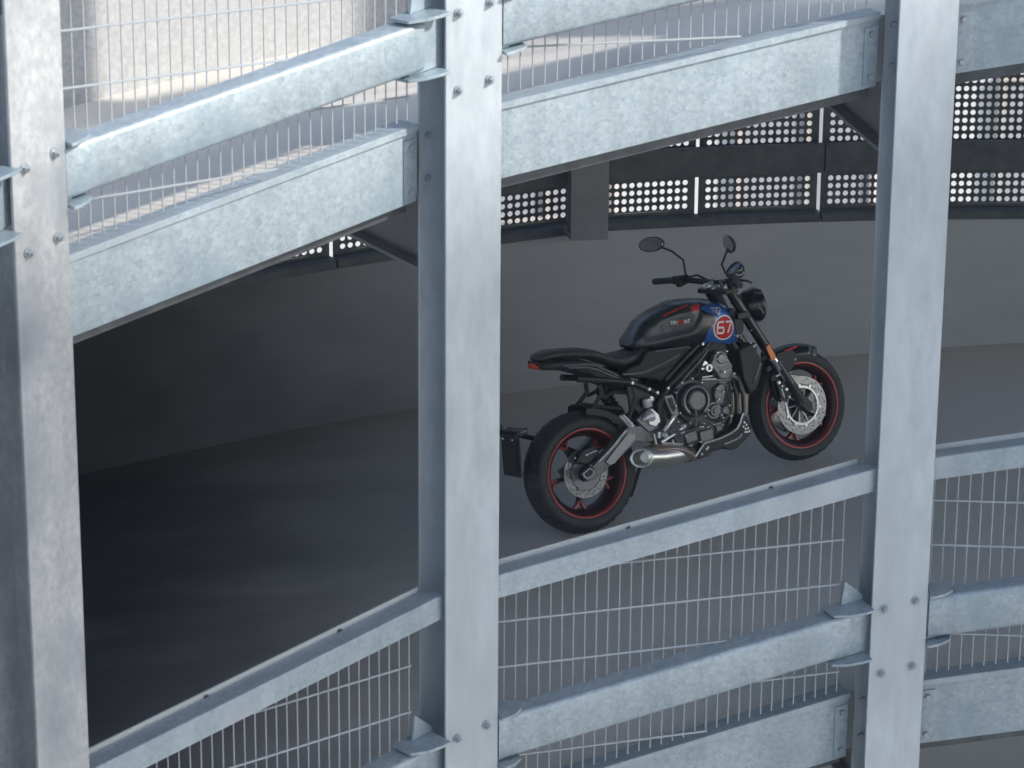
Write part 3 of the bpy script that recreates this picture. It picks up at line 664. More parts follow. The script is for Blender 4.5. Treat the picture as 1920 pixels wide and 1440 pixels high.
# clutch cover
g = G(); g.prism([(.535, .56), (.55, .61), (.60, .648), (.66, .652), (.72, .615), (.745, .55), (.73, .47), (.68, .42), (.60, .42), (.55, .47)], -.165, -.13, taper=.93)
g.lathe([(0, -.05), (.0, -.05), (.052, -.05), (.056, -.046), (.060, -.030), (.064, -.028), (.074, -.028), (.076, -.040), (.082, -.042), (.088, -.036), (.092, 0)], (.645, -.158, .535), 'Y', 48)
cc = bp('clutch_cover', g, B['engine'], eng, ang=30, bevel=0)
g = G(); g.lathe([(.066, -.034), (.068, -.047), (.078, -.049), (.082, -.043), (.082, -.03)], (.645, -.158, .535), 'Y', 48, a0=-1.15, a1=3.9); bp('cover_ring', g, B['grey'], cc)
g = G(); g.lathe([(0, -.056), (.045, -.056), (.050, -.050), (.050, -.04)], (.645, -.158, .535), 'Y', 40); bp('cover_cap', g, B['cover'], cc)
g = G(); g.tube([(.627, -.205, .50), (.620, -.205, .455), (.617, -.19, .415)], .007, 8); g.ball((.617, -.19, .412), .011); bp('cable_arm', g, B['cover'], cc)
g = G(); g.prism([(.78, .53), (.80, .565), (.835, .58), (.858, .555), (.845, .50), (.82, .46), (.78, .47)], -.16, -.125, taper=.9); bp('oil_filter_housing', g, B['cover'], eng, bevel=.005)
g = G(); g.lathe([(0, -.022), (.014, -.022), (.016, -.014), (.028, -.014), (.031, -.008), (.034, 0), (.044, 0), (.05, .012), (.052, .03)], (.765, -.155, .447), 'Y', 36); bp('generator_cover', g, B['cover'], eng)
g = G(); g.lathe([(0, -.018), (.018, -.018), (.022, -.010), (.026, 0), (.026, .02)], (.828, -.15, .432), 'Y', 28); bp('pump_cover', g, B['cover'], eng)
g = G(); g.box(.57, .64, -.15, -.11, .32, .375); g.box(.655, .735, -.155, -.11, .30, .36); g.box(.76, .80, -.15, -.11, .33, .38); bp('sump_boxes', g, B['cover'], eng, bevel=.006)
g = G()
rnd = random.Random(3)
for (x, z, r_) in [(.555, .60, .006), (.60, .64, .006), (.665, .645, .007), (.715, .61, .007), (.735, .56, .005), (.737, .50, .006), (.70, .435, .006), (.60, .425, .006), (.553, .49, .006), (.724, .46, .006), (.795, .50, .006), (.833, .53, .006), (.80, .40, .006), (.795, .415, .006), (.852, .395, .007), (.855, .45, .006),
                  (.80, .555, .006), (.86, .63, .009), (.918, .605, .006), (.90, .73, .006), (.845, .738, .006), (.67, .385, .007), (.70, .375, .006), (.655, .39, .006), (.58, .31, .008), (.645, .31, .006), (.68, .40, .006), (.74, .38, .006), (.56, .365, .006), (.79, .36, .006), (.53, .45, .006), (.535, .535, .006)]:
    g = G(); g.lathe([(0, -.014), (r_*.55, -.014), (r_, -.009), (r_, .01)], (x, -.158-rnd.random()*.006, z), 'Y', 6); bp('casing_bolt', g, B['alu'], eng)
g = G()
for P_ in ([(.70, -.145, .60), (.72, -.15, .64), (.76, -.148, .66), (.79, -.14, .65)], [(.69, -.14, .64), (.74, -.15, .685), (.80, -.14, .675)], [(.90, -.14, .57), (.885, -.15, .53), (.865, -.15, .50), (.87, -.15, .46), (.855, -.15, .42)], [(.60, -.155, .39), (.64, -.165, .395), (.69, -.16, .39)], [(.54, -.15, .60), (.57, -.155, .63), (.585, -.15, .65)], [(.75, -.15, .40), (.80, -.16, .385), (.83, -.155, .40), (.84, -.15, .43)]):
    g = G(); g.tube(P_, .0055, 7); bp('hose', g, B['plastic'], eng)
g = G(); g.prism([(.745, .675), (.775, .71), (.79, .70), (.80, .665), (.765, .65)], -.14, -.10); g.lathe([(.012, -.012), (.02, -.012), (.022, 0), (.012, 0)], (.787, -.142, .668), 'Y', 20); g.tube([(.735, -.14, .62), (.76, -.145, .615), (.82, -.145, .60)], .006, 8); g.tube([(.74, -.142, .63), (.80, -.145, .622)], .005, 8); bp('throttle_body', g, B['alu'], eng, bevel=.002)
g = G(); g.prism([(.60, .66), (.68, .74), (.80, .79), (.95, .80), (.95, .70), (.86, .62), (.72, .60)], -.10, .10); bp('airbox', g, B['plastic'], bevel=.01)

# headers, silencer
g = G()
for k, yy in enumerate((-.10, -.035, .03)):
    g.tube([(.925, yy, .60), (.985, yy*1.0, .555), (1.0, yy, .46), (.985, yy, .38), (.94, yy*.9, .30), (.84, yy*.8, .25), (.70, -.05+yy*.4, .24)], .019, 12)
g.tube([(.72, -.06, .245), (.60, -.10, .255), (.55, -.14, .27)], .045, 16)
g2 = bp('exhaust_headers', g, B['steeld'])
g = G()
def ell(c, ru, rv, t, up, n=28):
    t = Vector(t).normalized(); a = (Vector(up)-t*Vector(up).dot(t)).normalized(); b = t.cross(a)
    return [Vector(c)+a*(ru*math.cos(2*math.pi*i/n))+b*(rv*math.sin(2*math.pi*i/n)) for i in range(n)]
ax_ = (-.33, -.05, .07)
cs = [((.575, -.155, .262), .020, .02), ((.545, -.16, .272), .036, .030), ((.47, -.175, .286), .050, .042), ((.38, -.185, .304), .052, .045), ((.31, -.192, .322), .053, .047), ((.268, -.197, .333), .055, .048)]
rings = [ell(c, a, b, ax_, (0, 0, 1)) for c, a, b in cs]
# slash-cut end tilted outward, with a dark recess
slash = (-.55, -.75, .12)
o1 = ell((.252, -.212, .337), .050, .060, slash, (0, 0, 1)); i1 = ell((.252, -.214, .337), .040, .047, slash, (0, 0, 1)); i2 = ell((.30, -.185, .327), .030, .034, slash, (0, 0, 1))
def align(r0, r1):
    best = min(range(len(r1)), key=lambda k: sum((r0[i]-r1[(i+k) % len(r1)]).length for i in range(0, len(r1), 4))); return r1[best:]+r1[:best]
o1 = align(rings[-1], o1); i1 = align(o1, i1); i2 = align(i1, i2)
g.loft(rings+[o1, i1, i2]); sil = bp('silencer', g, B['steel'], ang=40)
g = G(); g.loft([[p+Vector((-.001, -.003, 0)) for p in o1], [p*.9+(sum(o1, Vector())/28)*.1+Vector((-.003, -.005, 0)) for p in o1], [p+Vector((-.002, -.002, 0)) for p in i1]], cap=False); bp('tip_ring', g, B['alu'], sil)
g = G(); g.add([p+Vector((.002, .002, 0)) for p in i2]+[p*.99+i2[0]*0+(sum(i2, Vector())/28)*.01+Vector((.0, -.001, 0)) for p in i2], [tuple(range(28))]+[(i, (i+1) % 28, (i+1) % 28+28, i+28) for i in range(28)]); bp('tip_baffle', g, B['black'], sil)
g = G(); g.loft([[Vector((x, y, z)) for y, z in ((-.13, zc-.012), (-.20, zc-.035), (-.218, zc-.01), (-.20, zc+.012), (-.15, zc+.018))] for x, zc in ((.335, .352), (.36, .364), (.41, .352), (.46, .340), (.50, .322), (.55, .285), (.57, .262))]); bp('heat_shield', g, B['steelw'], sil, bevel=.003)
# belly pan
BP = [(.600, .238), (.640, .268), (.673, .293), (.73, .292), (.78, .292), (.84, .30), (.883, .312), (.910, .338), (.925, .362), (.940, .382), (.966, .352), (.980, .30), (.965, .265), (.935, .245), (.862, .212), (.823, .214), (.785, .240), (.69, .243), (.635, .222)]
g = G(); g.prism(BP, -.148, -.06, taper=.985); g.prism([(x, z) for x, z in BP], .06, .148); g.prism([(.62, .235), (.95, .25), (.92, .215), (.66, .215)], -.06, .06); bel = bp('belly_pan', g, B['plastic'], bevel=.004)
g = G(); g.tube([(x, -.150, z+.002) for x, z in BP[:10]], .006, 8); bp('belly_edge', g, B['alu'], bel)
g = G(); g.tube([(.79, -.151, .257), (.85, -.153, .262), (.889, -.153, .268), (.906, -.152, .280)], .005, 8)
bp('belly_crease', g, B['alu'], bel)
for (x, z) in ((.925, .315), (.935, .300), (.945, .320), (.95, .300), (.93, .285), (.942, .282), (.955, .283), (.935, .335), (.68, .262), (.69, .268), (.645, .243)):
    g = G(); g.box(x-.004, x+.004, -.1525, -.148, z-.005, z+.005); bp('belly_rivet', g, B['alu'], bel)

# radiator and shroud
g = G(); g.hexa([(1.0, -.14, .47), (1.035, -.14, .465), (1.035, .14, .465), (1.0, .14, .47), (1.075, -.15, .73), (1.11, -.15, .72), (1.11, .15, .72), (1.075, .15, .73)]); rad = bp('radiator', g, B['black'], bevel=.008)
g = G(); g.prism([(.985, .72), (1.07, .735), (1.105, .66), (1.118, .60), (1.07, .51), (1.04, .47), (1.0, .47), (.975, .56)], -.156, -.128, taper=.92); bp('radiator_shroud', g, B['plastic'], rad, bevel=.008)
g = G(); g.tube([(1.098, -.156, .618), (1.068, -.158, .575), (1.045, -.158, .54)], .006, 8); g.ball((1.035, -.157, .53), .007); bp('shroud_trim', g, B['grey'], rad)
g = G(); g.prism([(.94, .90), (1.03, .93), (1.08, .84), (1.06, .77), (.97, .755), (.93, .78)], -.11, .11); bp('head_cowl', g, B['plastic'], bevel=.012)
g = G(); g.tube([(1.065, -.145, .70), (1.10, -.15, .715)], .007, 8); g.tube([(1.06, -.14, .715), (1.075, -.145, .735)], .005, 8); g.ball((1.0, -.14, .785), .008); g.ball((1.02, -.14, .782), .006)
for k in range(7): g.ball((.99+k*.018, -.13, .79-(k % 3)*.012), .0045)
bp('horn_bracket', g, B['alu'], rad)

# wheels
def wheel(name, c, Rt, W, rd, rdr, sp0, front):
    root = bpy.data.objects.new(name, None); C.objects.link(root); root.parent = bike; root.location = c
    h = W/2; rb = .218
    prof = [(rb, h*.72), (rb+.012, h*.86), (rb+.035, h*1.0), (rb+(Rt-rb)*.62, h*1.0), (Rt-.026, h*.80), (Rt-.010, h*.50), (Rt-.002, h*.22), (Rt, 0)]
    prof = prof+[(r_, -o_) for r_, o_ in prof[-2::-1]]
    g = G(); g.lathe(prof, (0, 0, 0), 'Y', 96)
    # slick-looking shoulder with sipes cut as thin dark blocks standing just below the surface
    for k in range(36):
        for s_ in (-1, 1):
            q = 2*math.pi*k/36+(.06 if s_ > 0 else 0); pts = []
            for f, (rr, oo) in enumerate(((Rt-.004, .20), (Rt-.013, .55), (Rt-.030, .82))):
                a = q+f*.035; pts.append((math.cos(a)*(rr+.0022), s_*oo*h, math.sin(a)*(rr+.0022)))
            g.tube(pts, .0022, 5, 1)
    bp('tyre', g, [B['rubber'], B['black']], root, ang=60)
    g = G(); g.lathe([(rb-.030, h*.30), (rb-.016, h*.62), (rb-.006, h*.74), (rb+.006, h*.80), (rb+.012, h*.80), (rb+.013, h*.72), (rb, h*.66), (rb, -h*.66), (rb+.013, -h*.72), (rb+.012, -h*.80), (rb+.006, -h*.80), (rb-.006, -h*.74), (rb-.016, -h*.62), (rb-.030, -h*.30)], (0, 0, 0), 'Y', 96, closed_prof=True)
    rim_ = bp('rim', g, B['barrel'], root, ang=50)
    for s_ in (-1, 1):
        g = G(); g.lathe([(rb+.001, s_*h*.76), (rb+.003, s_*(h*.82+.004)), (rb+.008, s_*(h*.86+.004)), (rb+.0135, s_*(h*.86+.003)), (rb+.0135, s_*h*.78), (rb+.002, s_*h*.72)], (0, 0, 0), 'Y', 96, closed_prof=True)
        bp('rim_lip', g, B['rimred'], rim_, ang=50)
    for k in range(5):
        a0 = sp0+k*2*math.pi/5; g = G()
        def pt(r_, a, y): return Vector((math.cos(a)*r_, y, math.sin(a)*r_))
        secs = []
        def sec(r_, a, wd, th2):
            rad_ = Vector((math.cos(a), 0, math.sin(a))); tan_ = Vector((-math.sin(a), 0, math.cos(a)))
            p = rad_*r_; return [p+tan_*wd-Vector((0, th2, 0)), p+tan_*wd+Vector((0, th2, 0)), p-tan_*wd+Vector((0, th2, 0)), p-tan_*wd-Vector((0, th2, 0))]
        g.loft([sec(.03, a0, .016, .024), sec(.08, a0, .011, .020), sec(.13, a0, .010, .016), sec(.15, a0, .012, .016)])
        sk = bp('spoke', g, B['black'], root, bevel=.003)
        g = G()
        for s_ in (-1, 1): g.loft([sec(.145, a0+s_*.03, .007, .015), sec(.172, a0+s_*.10, .006, .015), sec(.195, a0+s_*.19, .009, .018)])
        bp('spoke_fork', g, B['rimred'], sk, bevel=.002)
    g = G(); g.lathe([(0, -h*.75), (.028, -h*.75), (.036, -h*.5), (.036, h*.5), (.028, h*.75), (0, h*.75)], (0, 0, 0), 'Y', 32); bp('hub', g, B['black'], root)
    for s_ in ((-1, 1) if front else (-1,)):
        y0 = s_*(h*.78 if front else h*.62); g = G(); n = 30; n2 = 3
        du = 2*math.pi/n; dv = (rd-.006-(rdr+.003))/n2
        def fm(u, v, t_): a = u+v*6.; r_ = rdr+v; return Vector((math.cos(a)*r_, y0+s_*t_, math.sin(a)*r_))
        # holes in angle and radius space: circle radius converted for the mean radius
        rm = (rd+rdr)/2
        for i in range(n):
            for j in range(n2):
                cu, cv = (i+.5)*du, .003+(j+.5)*dv; vs = []; nn_ = 10
                hole = (i+j) % 2 == 0
                if not hole:
                    for t_ in (0, .005):
                        q = [fm(cu-du/2, cv-dv/2, t_), fm(cu+du/2, cv-dv/2, t_), fm(cu+du/2, cv+dv/2, t_), fm(cu-du/2, cv+dv/2, t_)]; g.add(q, [(0, 1, 2, 3)])
                    continue
                for t_ in (0, .005):
                    for q in range(nn_):
                        a = 2*math.pi*q/nn_+.314; c_, s2 = math.cos(a), math.sin(a); k_ = max(abs(c_), abs(s2))
                        vs.append(fm(cu+c_/k_*du/2, cv+s2/k_*dv/2, t_)); vs.append(fm(cu+c_*.0046/rm, cv+s2*.0046, t_))
                fs = []
                for q in range(nn_):
                    a, b_ = 2*q, 2*((q+1) % nn_); fs += [(a, b_, b_+1, a+1), (a+2*nn_, a+1+2*nn_, b_+1+2*nn_, b_+2*nn_), (a+1, b_+1, b_+1+2*nn_, a+1+2*nn_)]
                g.add(vs, fs)
        for (ra, rb_) in ((rdr, rdr+.0031), (rd-.0063, rd)):
            g.lathe([(ra, 0), (rb_, 0), (rb_, s_*.005), (ra, s_*.005)], (0, y0, 0), 'Y', 72, closed_prof=True)
        dk = bp('brake_disc', g, B['disc'], root, ang=30)
        g = G(); ri_ = rdr-.018 if front else .045
        g.lathe([(ri_, 0), (rdr-.006, 0), (rdr-.006, s_*.008), (ri_, s_*.008)], (0, y0+s_*.001, 0), 'Y', 64, closed_prof=True)
        for k in range(5 if not front else 10):
            a = k*2*math.pi/(5 if not front else 10)+.3; g.lathe([(0, s_*.010), (.008, s_*.010), (.010, 0)], (math.cos(a)*(rdr-.002), y0+s_*.002, math.sin(a)*(rdr-.002)), 'Y', 10)
            if front: g.tube([(math.cos(a)*.03, y0*.9, math.sin(a)*.03), (math.cos(a+.25)*(rdr-.014), y0+s_*.004, math.sin(a+.25)*(rdr-.014))], .005, 6)
        bp('disc_carrier', g, B['alu'] if front else B['grey'], dk)
    return root
rw = wheel('rear_wheel', (0, 0, .315), .315, .178, .1275, .092, 1.95, False)
fw = wheel('front_wheel', (1.372, 0, .304), .300, .120, .155, .112, .55, True)

# swingarm, axle block, hugger plate holder
g = G()
for s_ in (-1, 1):
    n0 = len(g.v)
    secs = [(.44, .43, .040, .03), (.34, .435, .050, .034), (.27, .455, .045, .034), (.17, .405, .040, .028), (.08, .36, .034, .022), (.0, .318, .03, .02), (-.05, .31, .022, .018)]
    g.loft([[Vector((x-.35*dz, s_*(.108+.012*(x < .2))+dy, z+dz)) for dz, dy in ((-hz, -w2), (-hz, w2), (hz, w2), (hz, -w2))] for x, z, hz, w2 in secs])
g.tube([(.30, -.10, .44), (.30, .10, .44)], .035, 14)
sw = bp('swingarm', g, B['grey'], bevel=.006, seg=3)
for o_ in (sw,): o_.data.materials[0] = B['cover']
g = G(); g.prism([(.075, .362), (.235, .468), (.275, .455), (.275, .430), (.125, .340), (.098, .338)], -.1565, -.148); bp('swingarm_recess', g, B['armpanel'], sw, bevel=.002)
g = G(); g.tube([(.04, -.150, .372), (.12, -.157, .418), (.225, -.157, .487)], .0045, 8); bp('swingarm_edge', g, B['alu'], sw)
g = G(); g.prism([(-.062, .352), (-.008, .366), (.012, .333), (-.045, .305)], -.152, -.14); ab = bp('axle_block', g, B['black'], sw, bevel=.003)
g = G()
q_ = [(-.062, .340), (-.022, .355), (-.003, .335), (-.010, .318), (-.048, .310), (-.064, .325)]
g.tube([(x, -.155, z) for x, z in q_+[q_[0]]], .0042, 8); bp('axle_ring', g, B['alu'], sw)
g = G(); g.prism([(-.048, .338), (-.024, .346), (-.012, .332), (-.020, .322), (-.044, .318)], -.153, -.149); bp('axle_nut', g, B['black'], sw)
g = G(); g.tube([(-.005, -.125, .42), (.03, -.128, .425), (.055, -.128, .425)], .004, 8); bp('brake_hose_clip', g, B['alu'], sw)
for q_ in (((-.01, -.128, .42), .008), ((-.075, -.12, .42), .006), ((.01, -.12, .36), .006)):
    g = G(); g.ball(*q_); bp('caliper_pin', g, B['alu'], sw)
g = G(); g.prism([(-.07, .40), (-.03, .445), (.05, .455), (.07, .41), (.02, .375), (-.03, .37)], -.12, -.075); bp('rear_caliper', g, B['black'], sw, bevel=.008)
# rear rack stay and hugger
g = G()
for s_ in (-1, 1):
    g.tube([(.175, s_*.07, .735), (.175, s_*.075, .69), (.12, s_*.08, .645), (.10, s_*.08, .635)], .012, 8)
    g.tube([(.175, s_*.075, .67), (.25, s_*.08, .68), (.31, s_*.09, .66)], .010, 8)
    g.tube([(.12, s_*.082, .64), (.20, s_*.085, .61), (.27, s_*.086, .585)], .009, 8)
bp('rear_stay', g, B['plastic'])
g = G()
rings = []
for k in range(10):
    a = .60+k*.088; ri = .335
    rings.append([Vector((math.cos(a)*(ri+dr), y_, .315+math.sin(a)*(ri+dr))) for y_, dr in ((-.098, -.035), (-.092, -.002), (-.05, .012), (0, .015), (.05, .012), (.092, -.002), (.098, -.035), (.094, -.035), (.088, -.004), (.05, .008), (0, .011), (-.05, .008), (-.088, -.004), (-.094, -.035))])
g.loft(rings); bp('rear_hugger', g, B['plastic'], ang=60)
g = G(); g.tube([(.10, .10, .37), (-.10, .11, .50), (-.30, .10, .60), (-.36, .06, .615)], .014, 8); g.tube([(-.36, -.08, .612), (-.36, .08, .612)], .012, 8); pc = bp('plate_carrier', g, B['plastic'])
g = G(); g.hexa([(-.335, -.09, .60), (-.345, -.09, .60), (-.345, .09, .60), (-.335, .09, .60), (-.375, -.085, .645), (-.385, -.085, .645), (-.385, .085, .645), (-.375, .085, .645)]); g.prism([(-.37, .62), (-.30, .635), (-.28, .615), (-.34, .60)], -.088, .088); bp('plate_lamp', g, B['black'], pc, bevel=.004)
g = G(); g.hexa([(-.375, -.095, .40), (-.383, -.095, .40), (-.383, .095, .40), (-.375, .095, .40), (-.345, -.095, .60), (-.353, -.095, .60), (-.353, .095, .60), (-.345, .095, .60)]); npl = bp('number_plate', g, B['plate'], pc, bevel=.003)
g = G(); g.hexa([(-.386, -.07, .43), (-.388, -.07, .43), (-.388, .07, .43), (-.386, .07, .43), (-.362, -.07, .575), (-.364, -.07, .575), (-.364, .07, .575), (-.362, .07, .575)]); bp('plate_recess', g, B['engine'], npl)
for s_ in (-.05, .05):
    g = G(); g.ball((-.368, s_, .592), .006); bp('plate_screw', g, B['alu'], npl)
for s_ in (-1, 1):
    g = G(); g.lathe([(0, -.03), (.012, -.028), (.017, -.01), (.016, .02), (0, .025)], (-.34, s_*.135, .635), (1, 0, 0), 16); g.tube([(-.345, s_*.06, .625), (-.34, s_*.125, .635)], .006, 8); bp('indicator', g, [B['lens']], pc)

# foot controls on the right
g = G(); g.tube([(.185, -.20, .578), (.245, -.175, .503)], .008, 8); g.tube([(.198, -.207, .58), (.250, -.19, .515)], .006, 8); g.tube([(.250, -.18, .515), (.262, -.13, .49)], .012, 8); g.ball((.252, -.182, .505), .014); bp('pillion_peg', g, B['alu'])
g = G(); g.lathe([(0, -.022), (.020, -.022), (.024, -.016), (.024, .02), (.02, .022), (0, .022)], (.385, -.15, .59), (0, 0, 1), 20); g.lathe([(0, 0), (.012, 0), (.014, -.006)], (.41, -.155, .605), 'Y', 12); bp('brake_reservoir', g, B['alu'])
g = G(); g.lathe([(.002, 0), (.010, -.01), (.030, -.045), (.034, -.06), (.026, -.07), (0, -.07)], (.325, -.165, .512), (-.95, 0, -.2), 24); g.prism([(.36, .535), (.39, .56), (.425, .52), (.43, .48), (.395, .462), (.36, .48)], -.172, -.14); mc_ = bp('pedal_master_cylinder', g, B['alu'], bevel=.003)
g = G(); g.prism([(.30, .52), (.37, .55), (.43, .52), (.42, .45), (.36, .44)], -.155, -.13); bp('heel_guard', g, B['grey'], mc_, bevel=.004)
g = G(); g.tube([(.497, -.19, .483), (.455, -.195, .455), (.425, -.19, .430)], .0105, 10); g.ball((.50, -.19, .486), .014); g.tube([(.535, -.21, .425), (.47, -.20, .400), (.40, -.185, .378)], .009, 10); g.ball((.535, -.21, .427), .014); g.ball((.425, -.195, .412), .017); g.tube([(.37, -.18, .43), (.372, -.18, .37)], .006, 8); g.ball((.37, -.18, .38), .009)
g.tube([(.41, -.18, .37), (.46, -.19, .355), (.52, -.195, .335)], .006, 8); g.tube([(.465, -.19, .375), (.468, -.19, .345)], .006, 8); g.tube([(.41, -.17, .43), (.40, -.17, .40)], .012, 8)
bp('brake_pedal', g, B['alu'])
g = G(); g.tube([(.43, -.15, .43), (.47, -.27, .42)], .012, 10); g.box(.455, .485, -.30, -.22, .41, .425); bp('foot_peg', g, B['grey'], bevel=.003)
g = G(); g.tube([(.34, .02, .47), (.22, .02, .70)], .03, 12)
for k in range(8): g.lathe([(.030, -.004), (.036, 0), (.030, .004)], (.33-k*.013, .02, .49+k*.025), (-.46, 0, .88), 20)
bp('rear_shock', g, B['black'])
g = G(); g.tube([(.50, .15, .30), (.40, .26, .03)], .011, 8); g.lathe([(0, 0), (.03, 0), (.03, .006), (0, .006)], (.395, .265, .004), (0, 0, 1), 14); bp('side_stand', g, B['black'])

# front end
for s_ in (-1, 1):
    root = bpy.data.objects.new('fork_leg', None); C.objects.link(root); root.parent = bike
    y_ = s_*.105
    g = G(); g.tube([(1.022, y_, 1.035), (1.06, y_, .945), (1.19, y_, .655), (1.205, y_, .62)], [.026, .028, .029, .027], 16); bp('outer_tube', g, B['blackp'], root)
    g = G(); g.tube([(1.205, y_, .62), (1.305, y_, .40)], .021, 16); bp('stanchion', g, B['chrome'], root)
    g = G(); g.tube([(1.245, y_, .545), (1.30, y_, .425), (1.34, y_, .335)], [.025, .027, .030], 14); g.prism([(1.31, .40), (1.35, .37), (1.39, .32), (1.385, .28), (1.35, .275), (1.31, .33)], y_-.024, y_+.024); bp('lower_leg', g, B['black'], root, bevel=.004)
    g = G(); g.tube([(1.228, y_-.026, .585), (1.29, y_-.027, .45)], .006, 8); bp('leg_highlight', g, B['grey'], root)
    g = G(); g.hexa([(1.192-.012, y_+s_*.030, .600), (1.212, y_+s_*.030, .612), (1.212, y_+s_*.037, .612), (1.180, y_+s_*.037, .600), (1.160, y_+s_*.030, .682), (1.184, y_+s_*.030, .694), (1.184, y_+s_*.037, .694), (1.160, y_+s_*.037, .682)]); bp('reflector', g, B['orange'], root, bevel=.002)
    g = G(); g.prism([(1.19, .50), (1.215, .53), (1.255, .49), (1.275, .42), (1.26, .37), (1.225, .36), (1.19, .42)], s_*.062-.022, s_*.062+.022+.0); g.prism([(1.20, .49), (1.25, .47), (1.26, .40), (1.21, .385)], s_*.098-.012, s_*.098+.012); cp = bp('brake_caliper', g, B['black'], root, bevel=.006)
    g = G()
    for (x, z, r_) in ((1.208, .512, .006), (1.213, .475, .011), (1.228, .452, .006), (1.252, .428, .011), (1.258, .385, .007), (1.222, .515, .006)): g.lathe([(0, s_*.014), (r_*.6, s_*.014), (r_, s_*.010), (r_, 0)], (x, s_*.108, z), 'Y', 12)
    g.tube([(1.225, s_*.111, .44), (1.228, s_*.112, .41), (1.232, s_*.111, .385)], .005, 8)
    bp('caliper_bolts', g, B['alu'], cp)
g = G(); g.prism([(.985, 1.035), (1.055, 1.03), (1.065, 1.005), (.98, 1.01)], -.14, .14); g.prism([(1.03, .90), (1.10, .895), (1.105, .855), (1.025, .865)], -.14, .14); g.tube([(1.0, 0, 1.02), (1.05, 0, .86)], .03, 14); bp('triple_clamp', g, B['black'], bevel=.005)
for yy in (-.105, .105):
    g = G(); g.lathe([(0, .012), (.012, .012), (.016, .004), (.024, .003), (.024, -.006)], (1.020, yy, 1.045), (-.38, 0, .92), 20); bp('fork_cap', g, B['alu'])
g = G(); g.lathe([(0, .01), (.016, .01), (.022, 0)], (1.005, 0, 1.04), (-.38, 0, .92), 16); bp('stem_nut', g, B['alu'])
g = G(); g.lathe([(.022, 0), (.032, 0), (.032, .012), (.022, .012)], (.99, .03, 1.05), (-.2, 0, .97), 20)
bp('ignition_lock', g, B['alu'])
g = G(); g.tube([(1.345, -.115, .31), (1.345, .115, .31)], .014, 12); bp('front_axle', g, B['grey'])
# front mudguard
g = G(); rings = []
for k in range(15):
    a = 1.02+k*.085; ri = .318
    wv = .066 if 1 < k < 13 else .05
    rings.append([Vector((1.372+math.cos(a)*(ri+dr), y_, .304+math.sin(a)*(ri+dr))) for y_, dr in ((-wv, -.045), (-wv*.95, -.01), (-wv*.6, .006), (0, .012), (wv*.6, .006), (wv*.95, -.01), (wv, -.045), (wv*.93, -.045), (wv*.88, -.013), (wv*.55, .002), (0, .008), (-wv*.55, .002), (-wv*.88, -.013), (-wv*.93, -.045))])
g.loft(rings); fm_ = bp('front_mudguard', g, B['blackp'], ang=60)
g = G()
for s_ in (-1, 1): g.prism([(1.26, .62), (1.36, .615), (1.375, .585), (1.36, .535), (1.30, .49), (1.285, .46), (1.265, .50), (1.245, .56)], s_*.075-.004, s_*.075+.004)
bp('mudguard_stay', g, B['plastic'], fm_, bevel=.003)
g = G(); g.prism([(1.315, .622), (1.392, .627), (1.397, .619), (1.322, .610)], -.0735, -.066); bp('mudguard_stripe', g, B['decalred'], fm_)
g = G(); g.ball((1.363, -.081, .56), .008); g.ball((1.315, -.081, .50), .007); bp('mudguard_bolts', g, B['alu'], fm_)
# headlight, instrument pod
g = G(); g.lathe([(0, -.085), (.03, -.083), (.065, -.06), (.084, -.02), (.092, .02), (.095, .032), (.090, .040), (.083, .040)], (1.205, 0, .893), (1, 0, -.06), 40); hl = bp('headlight', g, B['blackp'], ang=50)
g = G(); g.lathe([(.083, .036), (.06, .048), (.03, .054), (0, .056)], (1.205, 0, .893), (1, 0, -.06), 40); bp('headlight_lens', g, B['lens'], hl)
g = G(); g.tube([(1.185, -.09, .90), (1.205, -.095, .875), (1.215, -.093, .85)], .004, 8); g.tube([(1.225, -.093, .92), (1.235, -.092, .88), (1.235, -.09, .85)], .003, 8); bp('headlight_trim', g, B['grey'], hl)
g = G(); g.lathe([(0, -.040), (.035, -.038), (.050, -.015), (.054, .010), (.050, .018), (.044, .018)], (1.150, 0, 1.095), (-.62, 0, .78), 36); ds = bp('instrument_pod', g, B['blackp'], ang=50)
g = G(); g.lathe([(.046, .014), (.03, .017), (0, .018)], (1.150, 0, 1.095), (-.62, 0, .78), 32); bp('instrument_glass', g, B['lens'], ds)
g = G(); g.tube([(1.12, -.045, 1.085), (1.135, -.052, 1.075), (1.155, -.053, 1.075), (1.17, -.05, 1.085)], .005, 8); bp('pod_trim', g, B['alu'], ds)
for s_ in (-1, 1):
    g = G(); g.tube([(1.10, s_*.10, .985), (1.13, s_*.17, .985)], .006, 8); g.lathe([(0, -.03), (.012, -.028), (.017, 0), (.015, .02), (0, .024)], (1.135, s_*.195, .985), (1, 0, 0), 16); bp('indicator', g, B['black'])
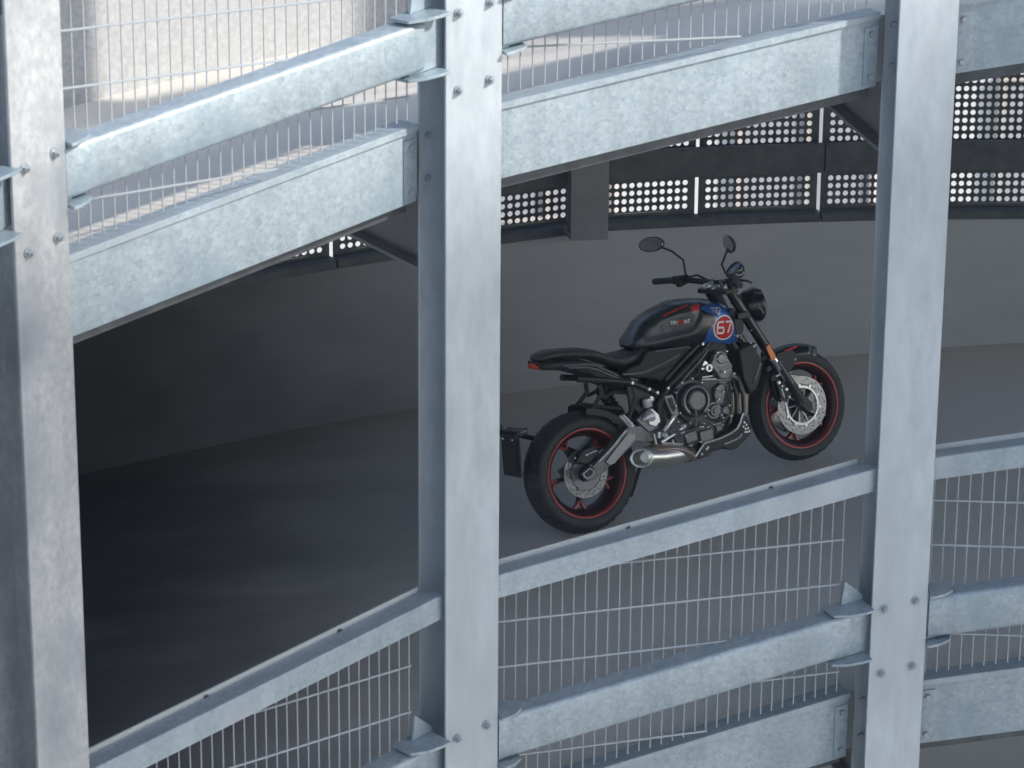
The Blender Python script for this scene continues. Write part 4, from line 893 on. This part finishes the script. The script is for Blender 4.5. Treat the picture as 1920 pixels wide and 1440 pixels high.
# handlebar, grips, levers, mirrors
g = G(); g.tube([(.915, -.375, 1.088), (.965, -.27, 1.085), (.998, -.20, 1.078), (1.035, -.10, 1.062), (1.038, 0, 1.06), (1.035, .10, 1.062), (.998, .20, 1.078), (.965, .27, 1.085), (.915, .375, 1.088)], .012, 12); hb = bp('handlebar', g, B['black'])
g = G(); g.box(1.02, 1.055, -.06, -.03, 1.02, 1.08); g.box(1.02, 1.055, .03, .06, 1.02, 1.08); bp('bar_clamp', g, B['grey'], hb, bevel=.004)
for s_ in (-1, 1):
    g = G(); g.tube([(.950, s_*.295, 1.086), (.905, s_*.40, 1.088)], .0175, 14); g.tube([(.955, s_*.285, 1.086), (.950, s_*.298, 1.086)], .024, 14); g.tube([(.905, s_*.40, 1.088), (.898, s_*.42, 1.088)], [.019, .016], 14); bp('grip', g, B['plastic'], hb)
    g = G(); g.tube([(.973, s_*.225, 1.084), (.955, s_*.275, 1.086)], .026, 12); g.prism([(.93, 1.11), (1.01, 1.105), (1.00, 1.06), (.94, 1.05)], s_*.25-.02, s_*.25+.02); bp('switch_pod', g, B['black'], hb, bevel=.005)
    g = G(); g.tube([(1.015, s_*.23, 1.082), (1.02, s_*.30, 1.080), (.985, s_*.39, 1.080)], [.008, .006, .006], 8); bp('lever', g, B['black'], hb)
    g = G(); g.tube([(1.0, s_*.235, 1.09), (1.02, s_*.17, 1.10), (1.05, s_*.10, 1.06), (1.07, s_*.05, .98)], .006, 8); g.tube([(.985, s_*.22, 1.07), (1.03, s_*.15, 1.05), (1.06, s_*.09, 1.0), (1.05, s_*.06, .94)], .005, 8); bp('bar_cable', g, B['plastic'], hb)
g = G(); g.lathe([(0, -.018), (.020, -.018), (.022, 0), (.022, .012), (0, .012)], (1.02, -.17, 1.105), (0, 0, 1), 18); bp('fluid_cap', g, B['black'], hb)
def mirror(stem, c, n_, ru, rv):
    root = bpy.data.objects.new('mirror', None); C.objects.link(root); root.parent = bike
    g = G(); g.tube(stem, [.006]*len(stem), 8); g.ball(stem[0], .010); bp('stem', g, B['black'], root)
    n_ = Vector(n_).normalized(); g = G(); rings = []
    for (k_, d_) in ((.3, -.022), (.7, -.018), (.93, -.010), (1.0, 0), (1.0, .004), (.94, .006)): rings.append(ell(Vector(c)+n_*d_, ru*k_, rv*k_, n_, (0, 0, 1), 36))
    g.loft(rings); bp('housing', g, B['black'], root, ang=50)
    g = G(); g.add(ell(Vector(c)+n_*.0075, ru*.88, rv*.90, n_, (0, 0, 1), 36)+ell(Vector(c)+n_*.0062, ru*.90, rv*.92, n_, (0, 0, 1), 36), [tuple(range(36))]+[(i, (i+1) % 36, (i+1) % 36+36, i+36) for i in range(36)]); bp('glass', g, B['glassm'], root)
mirror([(1.005, .26, 1.10), (1.02, .28, 1.18), (.99, .33, 1.235), (.965, .365, 1.258), (.93, .40, 1.28)], (.925, .41, 1.286), (-.86, -.42, .26), .041, .082)
mirror([(.945, -.27, 1.10), (.90, -.30, 1.155), (.86, -.345, 1.205), (.88, -.375, 1.26), (.897, -.39, 1.295)], (.892, -.40, 1.305), (-.95, .22, -.02), .047, .075)

# ------------------------------------------------------------------ thin haze in the air
hz = bpy.data.materials.new('haze_air'); hz.use_nodes = True; t_ = hz.node_tree; t_.nodes.clear()
ou = t_.nodes.new('ShaderNodeOutputMaterial'); pv = t_.nodes.new('ShaderNodeVolumePrincipled'); pv.inputs['Color'].default_value = (.86, .90, .94, 1); pv.inputs['Density'].default_value = .0018; pv.inputs['Anisotropy'].default_value = 0
t_.links.new(pv.outputs[0], ou.inputs['Volume'])
g = G(); g.box(-60, 60, -30, 60, -1, 22); tag(link('haze', g, hz, recentre=False), kind='stuff')
